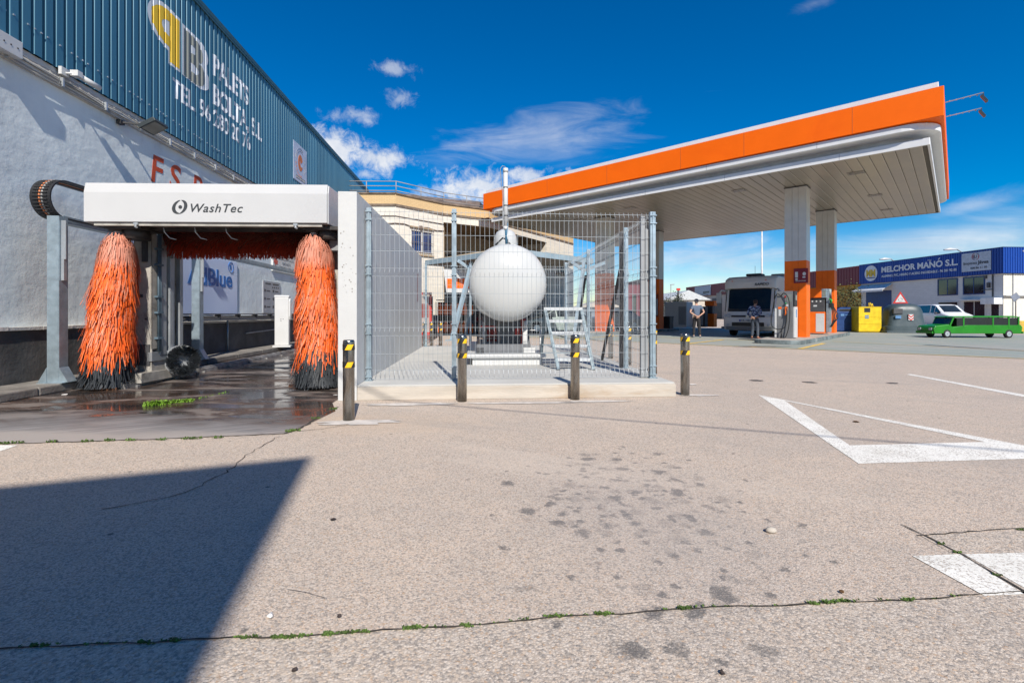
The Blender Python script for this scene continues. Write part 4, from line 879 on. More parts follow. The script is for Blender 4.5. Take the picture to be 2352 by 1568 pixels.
g = ringpart('fascia', [(-.05, CZ+.695, .02), (.30, CZ+.69, .02), (.32, CZ+.70, .02), (.32, CZ+1.56, .02), (.24, CZ+1.57, .02)], orange)
ringpart('parapet', [(.20, CZ+1.50, .02), (.20, CZ+1.75, .02), (.1, CZ+1.76, .02), (.1, CZ+1.5, .02)], cwm)
g = MB(); g.box(-CL, 0, 0, CD, CZ+1.2, CZ+1.3); obj('roof', g, grey, cn)
g = MB(); seam = mat('panel_seam', (.42, .10, .02), .6)
for x in (-1.9, -5.2, -7.6, -11.0, -14.4): g.box(x, x+.012, -.323, -.318, CZ+.71, CZ+1.55)
obj('seam', g, seam, cn); g = MB()
for x in (-2.9, -6.6, -9.9, -13.2, -16.5): g.box(x, x+.01, -.243, -.238, CZ+.47, CZ+.66); g.box(x+.6, x+.61, -.003, .004, CZ, CZ+.21)
obj('joint', g, grey, cn)
g = MB(); x = -CL+.06; k = 0
while x < -.36:
    wv = .322; dz = random.uniform(-.002, .002); g.add([(x, .06, CZ+.028+dz), (x+.018, .06, CZ+.012+dz), (x+wv-.018, .06, CZ+.012+dz), (x+wv, .06, CZ+.028+dz), (x, CD-.06, CZ+.028+dz), (x+.018, CD-.06, CZ+.012+dz), (x+wv-.018, CD-.06, CZ+.012+dz), (x+wv, CD-.06, CZ+.028+dz)], [(0, 1, 5, 4), (1, 2, 6, 5), (2, 3, 7, 6)]); x += .334; k += 1
obj('soffit', g, soffit, cn, fix=False)
g = MB(); g.box(-CL+.03, -.03, .03, CD-.03, CZ+.045, CZ+.06); obj('soffit_backing', g, mat('soffit_gap', (.13, .115, .095), .8), cn)
inv = Matrix.Rotation(-TH, 3, 'Z')
for px, py in ((1966, 398), (1698, 438), (1448, 478), (2010, 449), (2037, 482), (1330, 505)):
    Y = 5.1*F/(HY-py); p = inv @ (Vector(((px-CX)/F*Y, Y, 0))-CO)
    g = MB(); g.box(-.26, .26, -.22, .22, -.005, .02); o = obj('soffit_light', g, mat('fixture_frame', (.24, .22, .19), .5), cn, loc=(p.x, p.y, CZ+.005)); g = MB()
    for i in range(4): g.box(-.2, .2, -.18+i*.09, -.12+i*.09, -.012, -.006)
    obj('lens', g, mat('fixture_lens', (.16, .15, .13), .2), o)
def column(x, y, label):
    s = thing('canopy_column', label, 'column', CF(x, y, .0), TH, 'columns carrying the station canopy'); wx_, wy_, zs = .39, .33, 3.22
    for nm, z0, z1, mu, md in (('lower_cladding', .1, zs, orange2, None), ('upper_cladding', zs+.002, CZ+.02, mat('column_grey_white', (.60, .59, .57), .35, .1, var=.04, dirt=((.45, .43, .40), .3)), None)):
        g = MB()
        for a, b in ((-wx_, -.12), (-.11, .10), (.11, wx_)): g.box(a, b, -wy_, -wy_+.02, z0, z1)
        g.box(-wx_, wx_, -wy_+.022, wy_, z0, z1); obj(nm, g, mu, s)
    g = MB(); g.box(-wx_-.02, wx_+.02, -wy_-.02, wy_+.02, CZ-.03, CZ+.01); obj('collar', g, dark, s); return s
cA = column(-4.2, 3.16, 'near canopy column, orange below and grey above, beside the front pump')
for x, y, lb in ((-4.2, 9.2, 'canopy column behind the orange pump, orange below and grey above'), (-13.3, 3.25, 'canopy column seen through the compound fence'), (-13.3, 9.2, 'canopy column just right of the fence corner, standing behind the mesh')):
    c_ = copy_tree(cA); c_.location = CF(x, y); c_['label'] = lb
# fire notice on near column and drain notice on the one by the fence
def plate(loc, rz, w_, h_, m, label, nm='notice', extra=None, cat='sign'):
    s = thing(nm, label, cat, loc, rz); g = MB(); g.box(-w_/2, w_/2, -.02, -.004, 0, h_); obj('plate', g, m, s)
    if extra: extra(s)
    return s
wine = mat('wine_red', (.20, .008, .02), .4)
def ext_(s):
    g = MB(); g.box(-.20, -.10, -.024, -.02, .22, .45); g.box(-.19, -.11, -.026, -.024, .12, .19); g.yprism(rr(.12, .36, .06, .07, 0, 340, 12), -.024, -.02); g.box(.06, .16, -.024, -.02, .2, .26); obj('pictogram', g, white, s)
    text('lettering', 'EXTINTOR', 0, -.022, .06, .36, .05, white, s, .001, 'CENTER')
plate(CF(-4.2+.20, 3.16-.335, 2.32), TH, .5, .58, wine, 'wine red fire extinguisher notice on the near canopy column', extra=ext_)
def ext2(s):
    g = MB(); g.box(-.16, .16, -.024, -.02, .1, 1.1); obj('print', g, mat('pale_print', (.30, .34, .36), .5), s); g = MB(); [g.box(-.1, .1, -.022, -.02, 1.5+.13*i, 1.56+.13*i) for i in range(7)]; obj('small_print', g, mat('faded_red', (.45, .12, .08), .5), s)
plate(CF(-13.3+.18, 9.2-.335, .9), TH, .36, 1.4, mat('column_label', (.30, .05, .02), .5), 'tall faded notice on the orange column right of the fence', extra=ext2)
# floodlights on arms at the canopy end
for y, lb in ((.45, 'black floodlight on the upper, nearer arm at the right end of the canopy'), (1.9, 'black floodlight on the lower, farther arm at the right end of the canopy')):
    s = thing('arm_floodlight', lb, 'floodlight', CF(.325, y, 7.50), TH, 'floodlights on arms at the canopy end'); g = MB(); g.bar((0, 0, 0), (.85, -.03, .04), .022)
    for i in range(5): g.box(.1+i*.15, .13+i*.15, -.02, .02, -.005, .03)
    obj('arm', g, grey, s); g = MB(); M_ = Matrix.Translation((.86, -.03, -.14)) @ Matrix.Rotation(R(60), 4, 'Y'); g.box(-.12, .12, -.09, .09, -.025, .03, M_); g.bar((.85, -.03, .05), (.85, -.03, -.1), .02); obj('lamp_head', g, mat('floodlight_body', ()), s)
# islands
def island(x, y0, y1, label, hw=.8):
    g = MB(); r_ = .45; pts = [(hw-r_+r_*cos(R(a)), y1-r_+r_*sin(R(a))) for a in range(0, 91, 15)]+[(-hw+r_+r_*cos(R(a)), y1-r_+r_*sin(R(a))) for a in range(90, 181, 15)]+[(-hw+r_+r_*cos(R(a)), y0+r_+r_*sin(R(a))) for a in range(180, 271, 15)]+[(hw-r_+r_*cos(R(a)), y0+r_+r_*sin(R(a))) for a in range(270, 361, 15)]
    s = thing('pump_island', label, 'kerb', CF(x, 0), TH); g.prism(pts, 0, .15); obj('kerb', g, mat('kerb_blue_grey', (.17, .20, .20), .7, var=.35, vscale=3, dirt=((.40, .40, .37), .6)), s, bevel=.02)
    g = MB(); g.prism([(a*.9, b if 1 else 0) for a, b in [(px_, y0+.08+(py_-y0)*(y1-y0-.16)/(y1-y0)) for px_, py_ in pts]], .150, .156); obj('paving', g, mat('dusty_paving', (.42, .37, .32), .9, var=.2, vscale=3, dirt=((.35, .17, .11), .5)), s); return s
island(-4.2, -.05, 10.9, 'kerbed pump island under the near canopy column', .82)
island(-13.3, 1.0, 11.2, 'kerbed island under the columns behind the mesh fence')
island(-11.5, 17.5, 21.0, 'small far kerbed island beyond the man, under the white cabinet')
# front gas dispenser
pa = thing('gas_dispenser', 'grey and white autogas dispenser with looping black hose at the island front', 'fuel pump', CF(-4.25, 1.75, .156), TH)
g = MB(); g.box(-.30, .26, -.26, .2, 0, 1.80); obj('body', g, pumpgrey, pa, bevel=.012); g = MB(); g.box(-.37, -.305, -.27, .2, .02, 1.15); g.box(.265, .32, -.24, .2, .03, 1.20); obj('side_panel', g, white, pa, bevel=.008)
g = MB(); g.box(.262, .31, -.26, .2, 1.22, 1.80); obj('display_head', g, black, pa); g = MB(); g.box(.312, .316, -.1, .1, 1.45, 1.65); g.yprism([(.05, 1.38), (.22, 1.38), (.22, 1.68), (.05, 1.68)], -.264, -.26); obj('display', g, mat('lcd', (.20, .22, .20), .2), pa)
g = MB()
g.tube(spline([(-.15, -.28, 1.62), (-.26, -.34, 1.7), (-.36, -.36, 1.45), (-.42, -.38, 1.0), (-.46, -.38, .62), (-.40, -.38, .42), (-.2, -.38, .34), (.0, -.37, .42), (.06, -.34, .7), (.05, -.32, 1.15)]), .017, 8)
g.tube(spline([(-.15, -.28, 1.62), (-.02, -.34, 1.72), (.12, -.36, 1.55), (.18, -.37, 1.1), (.15, -.37, .5), (.06, -.36, .12), (-.02, -.36, .02), (-.1, -.38, .03), (-.12, -.36, .3)]), .017, 8); obj('hose', g, rubber, pa)
g = MB(); g.box(-.0, .07, -.32, -.26, 1.06, 1.2); g.tube([(.03, -.31, 1.1), (.03, -.33, .95), (.0, -.33, .88)], .022, 8); obj('nozzle', g, orange2, pa); g = MB(); g.tube([(-.0, -.3, 1.55), (.02, -.32, 1.62)], .03, 8); obj('red_valve', g, redp, pa); g = MB(); g.tube([(.03, -.3, 1.30), (.03, -.32, 1.36)], .03, 8); obj('green_valve', g, mat('green_plastic', (.02, .25, .10), .5), pa)
g = MB(); g.box(-.23, -.15, -.264, -.26, .85, 1.1); g.box(-.0, .1, -.264, -.26, 1.22, 1.3); obj('sticker', g, white, pa); g = MB(); g.box(-.25, -.13, -.264, -.26, 1.12, 1.2); obj('orange_sticker', g, orange2, pa)
g = MB(); g.box(.319, .323, -.08, .05, .8, 1.1); obj('blue_sticker', g, mat('pale_blue_label', (.10, .22, .42), .5), pa); g = MB(); g.box(-.13, -.08, -.45, -.36, -.14, .1); g.tube([(-.1, -.36, .3), (-.1, -.40, .0)], .02, 8); obj('hanging_coupling', g, black, pa)
# orange pump
pb = thing('fuel_pump', 'orange fuel pump with grey display, white panel and green nozzle between the two right columns', 'fuel pump', CF(-4.15, 6.7, .156), TH)
g = MB(); g.box(-.38, .36, -.35, .4, .05, 1.02); obj('lower_body', g, orange2, pb, bevel=.012); g = MB(); g.box(-.36, .34, -.33, .38, 1.02, 1.66); obj('display_housing', g, dark, pb, bevel=.01); g = MB(); g.box(-.40, .24, -.40, .42, 1.66, 2.08); obj('head', g, orange2, pb, bevel=.02)
g = MB(); g.box(.02, .35, -.356, -.351, .12, .95); obj('front_panel', g, white, pb); text('lettering', '· · ·', .19, -.358, .72, .2, .03, redp, pb, 0, 'CENTER')
g = MB(); g.box(.25, .42, -.38, -.2, 1.66, 2.06); g.box(.40, .52, -.2, .3, .1, 2.06); obj('hose_mast', g, galv, pb)
g = MB(); g.box(.27, .40, -.385, -.381, 1.72, 1.98); obj('display', g, mat('lcd', ()), pb)
g = MB(); [g.yprism(rr(-.12+.16*i, 1.50, .035, .035, 0, 330, 12), -.336, -.332) for i in range(3)]; g.box(-.08, .06, -.336, -.332, 1.26, 1.33); g.box(-.3, -.2, -.336, -.332, 1.04, 1.07); obj('button', g, white, pb)
g = MB()
for i in range(4): g.tube(spline([(.5, -.18+.14*i, 2.0), (.56, -.18+.14*i, 1.4), (.66+.04*i, -.2+.14*i, .85), (.62, -.2+.14*i, .5), (.52, -.18+.14*i, .35), (.47, -.18+.14*i, .6)]), .018, 8); g.box(.5, .62, -.22+.14*i, -.15+.14*i, 1.22, 1.40)
obj('hose', g, rubber, pb); g = MB(); g.tube([(.56, -.22, 1.42), (.62, -.26, 1.54), (.52, -.26, 1.6)], .035, 8); obj('nozzle', g, mat('green_nozzle', (.03, .40, .05), .5), pb); g = MB(); [g.box(.52, .53, -.18+.14*i, -.12+.14*i, 1.7, 2.05) for i in range(3)]; obj('mast_light', g, mat('clear_plastic', (.55, .62, .60), .2), pb)
# far island equipment
s = thing('equipment_cabinet', 'white cabinet on the far island, left of the standing man', 'cabinet', (12.2, 35.4, 0), TH); g = MB(); g.box(-.95, .7, -.5, .6, .1, 1.95); obj('body', g, white, s, bevel=.02); g = MB(); g.box(.1, .65, -.506, -.501, .3, 1.6); obj('door', g, grey, s)
s = thing('fuel_pump', 'dark far fuel pump with grey face, just left of the standing man', 'fuel pump', (13.5, 34.6, .15), TH); g = MB(); g.box(-.3, .3, -.25, .25, 0, 1.45); obj('body', g, dark, s, bevel=.02); g = MB(); g.box(-.22, .15, -.256, -.251, .15, .9); g.box(-.22, .2, -.256, -.251, 1.0, 1.35); obj('front_panel', g, grey, s)
s = thing('fuel_pump', 'bright orange far fuel pump showing behind the standing man', 'fuel pump', (14.3, 35.0, .15), TH); g = MB(); g.box(-.35, .3, -.3, .3, 0, .95); obj('body', g, orange2, s, bevel=.02); g = MB(); g.box(-.3, .2, -.28, .2, .95, 1.5); obj('display_housing', g, dark, s); g = MB(); g.box(-.35, .3, -.3, .3, 1.5, 1.85); obj('head', g, orange2, s)
s = thing('waste_bin', 'black square waste bin beside the orange column right of the fence', 'bin', (9.95, 31.2, 0), TH); g = MB(); g.box(-.28, .28, -.28, .28, 0, .86); obj('body', g, black, s, bevel=.02); g = MB(); g.box(-.3, .3, -.3, .3, .86, .93); obj('rim', g, dark, s)
# price totem outside the frame at the right (its shadow lies on the forecourt)
s = thing('totem_sign', 'slim orange and white station totem beyond the right edge, its shadow lying across the forecourt', 'sign', (16.15, 10.5, 0), R(10)); g = MB(); g.box(-.11, .11, -.1, .1, 0, 4.6); obj('pole', g, galv, s); g = MB(); g.box(-.16, .16, -.12, .12, 4.6, 5.8); obj('panel', g, orange2, s)
# ================================================================= PEOPLE
def skinned(name, pts, edges, m, parent, root=0, sub=2):
    bm = bmesh.new(); lay = bm.verts.layers.skin.verify(); vs = []
    for p in pts:
        v = bm.verts.new(p[0]); r_ = p[1]; v[lay].radius = r_ if isinstance(r_, tuple) else (r_, r_); vs.append(v)
    vs[root][lay].use_root = True
    for a, b in edges: bm.edges.new((vs[a], vs[b]))
    me = bpy.data.meshes.new(name); bm.to_mesh(me); bm.free(); o = bpy.data.objects.new(name, me); C.objects.link(o)
    md = o.modifiers.new('skin', 'SKIN'); md.use_smooth_shade = True; sb_ = o.modifiers.new('sub', 'SUBSURF'); sb_.levels = sub; sb_.render_levels = sub
    me2 = bpy.data.meshes.new_from_object(o.evaluated_get(bpy.context.evaluated_depsgraph_get())); bpy.data.objects.remove(o)
    me2.materials.clear(); me2.materials.append(m); o = bpy.data.objects.new(name, me2); C.objects.link(o); o.parent = parent
    for p in me2.polygons: p.use_smooth = True
    return o
def figure(label, loc, rotz, h, J, shirt, trousers, shoe, hairm, hair_long=0., sleeves=.6, name='person', jacket=False):
    """local frame: the person faces +y"""
    k = h/1.75; S = lambda p: Vector(p)*k
    s = thing(name, label, 'person', loc, rotz)
    pts, ed = [], []
    def add(p, r_, prev=None):
        pts.append((S(p), r_*k if not isinstance(r_, tuple) else (r_[0]*k, r_[1]*k))); 
        if prev is not None: ed.append((prev, len(pts)-1))
        return len(pts)-1
    pel = add((0, 0, .96), (.125, .10)); wa = add((0, .01, 1.12), (.115, .09), pel); chs = add((0, 0, 1.32), (.135, .10), wa); nb = add((0, -.01, 1.46), .06, chs); hx, hy = J['head']
    nk = add((hx*.4, hy*.4, 1.52), .05, nb); jaw = add((hx, hy+.02, 1.585), (.058, .066), nk); cr = add((hx, hy, 1.665), (.074, .088), jaw); top = add((hx, hy-.005, 1.715), .055, cr)
    fx, fy = J['face']; add((hx+fx*.095, hy+fy*.095, 1.63), .013, jaw)                        # nose
    for sg in (-1, 1): add((hx+fy*sg*.078, hy-fx*sg*.078, 1.635), .014, cr)                    # ears
    for sg in (-1, 1):
        hp = add((sg*.09, 0, .90), .09, pel); kn = add(J['knee'][sg], .058, hp); an = add(J['ankle'][sg], .038, kn)
        hl = add(J['ankle'][sg][:2]+(.045,), .036, an); tx, ty = J['toe'][sg]; add((J['ankle'][sg][0]+tx*.16, J['ankle'][sg][1]+ty*.16, .03), .03, hl)
        sh = add((sg*.175, -.01, 1.415), .062, chs); el_ = add(J['elbow'][sg], .042, sh); wr = add(J['wrist'][sg], .026, el_); d = (Vector(J['wrist'][sg])-Vector(J['elbow'][sg])).normalized(); w0 = Vector(J['wrist'][sg])
        pm_ = w0+d*.05; pl = add(tuple(pm_), (.034, .018), wr); side = Vector((0, 0, 1)) if abs(d.z) < .7 else Vector((1, 0, 0)); side = (side-d*side.dot(d)).normalized()
        for i, (off, ln) in enumerate(((-.028, .055), (-.01, .070), (.010, .075), (.028, .068))):
            f1 = add(tuple(pm_+d*.038+side*off), .009, pl); f2 = add(tuple(pm_+d*(.038+ln*.55)+side*off*1.1+Vector((0, .012, 0))), .008, f1); add(tuple(pm_+d*(.038+ln)+side*off*1.05+Vector((0, .03, 0))), .007, f2)
        t1 = add(tuple(pm_-d*.015+side*.036), .010, pl); add(tuple(pm_+d*.025+side*.058), .008, t1)
    obj_ = skinned('body', pts, ed, skin, s, 0, 1)
    # shirt
    pts, ed = [], []; a = add((0, 0, .93), (.150, .118)); b = add((0, .01, 1.10), (.148, .115), a); c_ = add((0, 0, 1.32), (.158, .122), b); n_ = add((0, -.01, 1.45), .078, c_)
    for sg in (-1, 1):
        sh = add((sg*.175, -.01, 1.41), .078, c_); e = Vector(J['elbow'][sg]); s0 = Vector((sg*.175, -.01, 1.41)); w0 = Vector(J['wrist'][sg]); q = s0.lerp(e, min(1, sleeves)); i_ = add(tuple(q), .068 if sleeves < 1 else .060, sh)
        if sleeves > 1: add(tuple(e.lerp(w0, .92)), .040, i_)
    skinned('jacket' if jacket else 'shirt', pts, ed, shirt, s, 0, 2)
    pts, ed = [], []; a = add((0, 0, .99), (.140, .11)); b = add((0, 0, .90), (.140, .112), a)
    for sg in (-1, 1):
        hp = add((sg*.088, 0, .82), .098, b); kn = add(J['knee'][sg], .072, hp); q = Vector(J['ankle'][sg]); md_ = Vector(J['knee'][sg]).lerp(q, .5); m_ = add(tuple(md_), .066, kn); add((q.x, q.y, .10), .058, m_)
    skinned('trousers', pts, ed, trousers, s, 0, 2)
    for sg in (-1, 1):
        q = J['ankle'][sg]; tx, ty = J['toe'][sg]; pts, ed = [], []; a = add((q[0], q[1], .07), .046); b = add((q[0]-tx*.04, q[1]-ty*.04, .042), (.046, .042), a); c_ = add((q[0]+tx*.10, q[1]+ty*.10, .038), (.048, .038), a); add((q[0]+tx*.18, q[1]+ty*.18, .030), (.042, .030), c_)
        skinned('shoe', pts, ed, shoe, s, 0, 1)
    # hair
    g = MB(); rnd = random.Random(3); M_ = Matrix.Translation(S((hx-fx*.012, hy-fy*.012, 1.685)))
    pf = [(.001, .082)]+[(.094*sin(R(a)), .082*cos(R(a))) for a in range(12, 100, 11)]; pf = [(r_*k, z_*k) for r_, z_ in pf][::-1]
    g.lathe(pf, 22, M=M_); 
    g.lathe([(r_*k, z_*k) for r_, z_ in ((.03, -.085-hair_long), (.075, -.07-hair_long*.6), (.088, -.02), (.086, .02))], 20, M=Matrix.Translation(S((hx-fx*.022, hy-fy*.022, 1.675))))
    for i, v in enumerate(g.v): g.v[i] = tuple(Vector(v)+Vector((rnd.uniform(-.004, .004), rnd.uniform(-.004, .004), rnd.uniform(-.004, .004))))
    obj('hair', g, hairm, s)
    g = MB()
    for sg in (-1, 1): e = S((hx+fx*.078+fy*sg*.028, hy+fy*.078-fx*sg*.028, 1.66)); g.lathe([(.001, -.009), (.009, 0), (.001, .009)], 8, c=e)
    obj('eyes', g, dark, s)
    g = MB(); e = S((hx+fx*.082, hy+fy*.082, 1.595)); g.bar(e-S((fy*.02, -fx*.02, 0)), e+S((fy*.02, -fx*.02, 0)), .008); obj('mouth', g, mat('lips', (.35, .12, .10), .6), s)
    return s
m_, t, p = new_mat('patterned_blue_cloth'); pos = t.n('ShaderNodeTexCoord').outputs['Object']; L(t, t.mix(t.ramp(t.noise(pos, 17, 2, .5), .50, .56), (.02, .035, .10), (.30, .36, .48)), p, 'Base Color'); p.inputs['Roughness'].default_value = .8; pat = m_
man_ = figure('grey-haired man in a blue-grey shirt and dark trousers, hands clasped behind his back', (8.48, 22.4, 0.004), R(-8), 1.76,
    dict(head=(.0, .05), face=(0, 1), knee={-1: (-.11, .02, .50), 1: (.12, .03, .50)}, ankle={-1: (-.13, -.02, .09), 1: (.15, -.01, .09)}, toe={-1: (-.3, .95), 1: (.35, .93)}, elbow={-1: (-.31, -.10, 1.15), 1: (.31, -.10, 1.15)}, wrist={-1: (-.055, -.185, .985), 1: (.065, -.19, .97)}),
    mat('blue_grey_shirt', (.10, .135, .20), .8, var=.08, vscale=6, bump=.3, bscale=12), mat('black_trousers', (.018, .016, .018), .8, var=.2), mat('grey_shoe', (.30, .29, .29), .6), mat('grey_hair', (.22, .20, .19), .8, var=.3, vscale=30))
g = MB(); g.lathe([(.146, .965), (.148, .995)], 20); b_ = obj('belt', g, black, man_); b_.scale = (1, .78, 1)
wom = figure('dark-haired woman in a patterned blue top, grey jeans and brown shoes, facing the motorhome', (10.58, 21.25, 0.004), R(-35), 1.70,
    dict(head=(.03, .04), face=(.5, .85), knee={-1: (-.09, .05, .49), 1: (.11, .02, .49)}, ankle={-1: (-.12, .02, .09), 1: (.13, -.05, .09)}, toe={-1: (-.1, .99), 1: (.5, .86)}, elbow={-1: (-.29, -.09, 1.13), 1: (.27, -.12, 1.13)}, wrist={-1: (-.08, -.20, .97), 1: (-.01, -.19, .96)}),
    pat, mat('grey_jeans', (.06, .075, .10), .8, var=.15), mat('brown_shoe', (.22, .075, .04), .6), mat('dark_hair', (.03, .014, .012), .6, var=.2), .03, 1.4, jacket=True)

# ================================================================= VEHICLES
def loft(mb, prof, xs):      # prof [(y,z)], xs [(x, dy, kz)]
    n = len(prof); vs = []
    for x, dy, kz in xs:
        for i, (y, z_) in enumerate(prof): vs.append((x, y+(dy if y < 3 else -dy), z_+kz if z_ > 1.9 else z_))
    fs = [(i*n+j, i*n+(j+1) % n, (i+1)*n+(j+1) % n, (i+1)*n+j) for i in range(len(xs)-1) for j in range(n)]; m = len(xs)-1
    fs += [tuple(range(n))[::-1], tuple(m*n+j for j in range(n))]; return mb.add(vs, fs)
def wheel(parent, x, y, r_, wd=.2, rim=None, loc=None):
    g = MB(); g.lathe([(r_*.62, -wd/2), (r_*.95, -wd/2), (r_, -wd*.3), (r_, wd*.3), (r_*.95, wd/2), (r_*.62, wd/2)], 24, M=Matrix.Rotation(pi/2, 4, 'Y')); wo = obj('wheel', g, rubber, parent, loc=(x, y, r_))
    g = MB(); sgn = 1 if x > 0 else -1
    g.tube([(sgn*(wd/2-.03), 0, 0), (sgn*(wd/2+.004), 0, 0)], [r_*.62, r_*.6], 20); g.tube([(sgn*(wd/2), 0, 0), (sgn*(wd/2+.02), 0, 0)], r_*.16, 10); obj('rim', g, rim or alu, wo); return wo
rv_ = thing('motorhome', 'white motorhome with dark wide windscreen and roof hatches, fronting the pump island', 'motorhome', (11.2, 23.2, 0), TH)
rvw = mat('motorhome_white', (.62, .61, .59), .35, var=.03); rvg = mat('motorhome_grey', (.24, .245, .26), .4, var=.05)
PR = [(.16, .30), (.03, .50), (0, .75), (.03, 1.02), (.10, 1.20), (.34, 2.28), (.20, 2.33), (.17, 2.60), (.28, 2.80), (.55, 2.90), (1.2, 2.93), (6.9, 2.93), (7.0, 2.8), (7.0, .38)]
XS = [(-1.18, .34, -.12), (-1.15, .17, -.05), (-1.03, .07, -.01), (-.6, .01, 0), (0, 0, 0), (.6, .01, 0), (1.03, .07, -.01), (1.15, .17, -.05), (1.18, .34, -.12)]
g = MB(); loft(g, PR, XS); bd = obj('body', g, rvw, rv_)
for p in bd.data.polygons: p.use_smooth = len(p.vertices) == 4
bd.modifiers.new('es', 'EDGE_SPLIT').split_angle = R(35)
def patch(name, z0, z1, x0, x1, m, off=.012, parent=rv_, n=10, nz=6):
    def yat(x, z_):
        for (ya, za), (yb, zb) in zip(PR[:7][:-1], PR[:7][1:]):
            if za <= z_ <= zb or zb <= z_ <= za: y = ya+(yb-ya)*(z_-za)/(zb-za); break
        else: y = .17
        ax = abs(x); dy = 0
        for (xa, da, _), (xb, db, _) in zip(XS[4:-1], XS[5:]):
            if xa <= ax <= xb: dy = da+(db-da)*(ax-xa)/(xb-xa)
        return y+dy-off
    g = MB(); g.smooth = True; vs = [(x0+(x1-x0)*i/n, yat(x0+(x1-x0)*i/n, z0+(z1-z0)*j/nz), z0+(z1-z0)*j/nz) for j in range(nz+1) for i in range(n+1)]
    g.add(vs, [(j*(n+1)+i, j*(n+1)+i+1, (j+1)*(n+1)+i+1, (j+1)*(n+1)+i) for j in range(nz) for i in range(n)]); return obj(name, g, m, parent, fix=False)
patch('windscreen', 1.32, 2.26, -1.10, 1.10, mat('windscreen_glass', (.012, .014, .014), .18, var=.3, vscale=1.5, spec=.22), .014); patch('windscreen_trim', 1.20, 1.325, -1.12, 1.12, black, .016); patch('windscreen_trim', 2.255, 2.30, -1.10, 1.10, black, .02)
patch('grille', .93, 1.02, -.75, .75, black, .02); patch('lower_grille', .50, .68, -.72, .72, black, .02); patch('bumper', .31, .48, -1.05, 1.05, rvg, .012); patch('number_plate', .72, .82, -.36, .36, white, .03)
text('lettering', 'CR-108-TD', -.28, -.036, .735, .60, .075, black, rv_, .001); g = MB(); g.box(-.36, -.30, -.036, -.032, .72, .82); obj('plate_strip', g, mat('plate_blue', (.01, .05, .35), .4), rv_)
text('lettering', 'RAPIDO', .28, .155, 2.43, .62, .12, dark, rv_, .004, shear=.2)
for sx_ in (-1, 1):
    g = MB(); g.tube([(sx_*.87, .02, 1.0), (sx_*.87, .06, 1.0)], .09, 16); g.tube([(sx_*1.03, .06, 1.0), (sx_*1.03, .10, 1.0)], .07, 16); hl_ = obj('headlight', g, mat('headlamp', (.45, .47, .5), .12), rv_); g = MB(); g.tube([(sx_*.9, -.0, .56), (sx_*.9, .04, .56)], .06, 14); obj('fog_light', g, mat('headlamp', ()), rv_)
    g = MB(); g.tube([(sx_*1.12, .30, 2.20), (sx_*1.26, .22, 2.25), (sx_*1.36, .12, 2.1)], .045, 8); g.box(sx_*1.36-.11, sx_*1.36+.11, .05, .17, 1.62, 2.12); mo = obj('mirror', g, mat('mirror_housing', (.45, .45, .44), .4), rv_, bevel=.03)
    for y_ in (1.1, 5.0): wheel(rv_, sx_*.98, y_, .34, .24)
    g = MB(); g.box(sx_*1.182-.004, sx_*1.182+.004, 1.2, 2.0, 1.35, 2.05); g.box(sx_*1.182-.004, sx_*1.182+.004, 3.4, 4.8, 1.5, 2.1); obj('side_window', g, glass, rv_); g = MB(); g.box(sx_*.72, sx_*.78, .19, .22, 2.66, 2.69); obj('marker_light', g, orange2, rv_)
g = MB(); g.tube([(0, -.03, .955), (0, .0, .955)], .07, 18); obj('badge', g, alu, rv_); g = MB(); g.bar((-.9, .10, 1.34), (-.35, .06, 1.28), .02); g.bar((.1, .08, 1.34), (.65, .07, 1.28), .02); obj('wiper', g, black, rv_)
g = MB(); g.box(-.35, .35, .9, 1.6, 2.93, 3.06); obj('roof_hatch', g, dark, rv_, bevel=.05); g = MB(); g.box(.4, 1.0, 2.4, 3.2, 2.93, 3.1); obj('roof_hatch', g, rvg, rv_, bevel=.05); g = MB(); g.tube([(.0, 1.2, 3.05), (.0, 1.2, 3.45)], .008, 5); obj('aerial', g, dark, rv_)
g = MB(); g.box(-1.0, 1.0, 1.5, 6.6, .22, .40); obj('chassis', g, black, rv_)

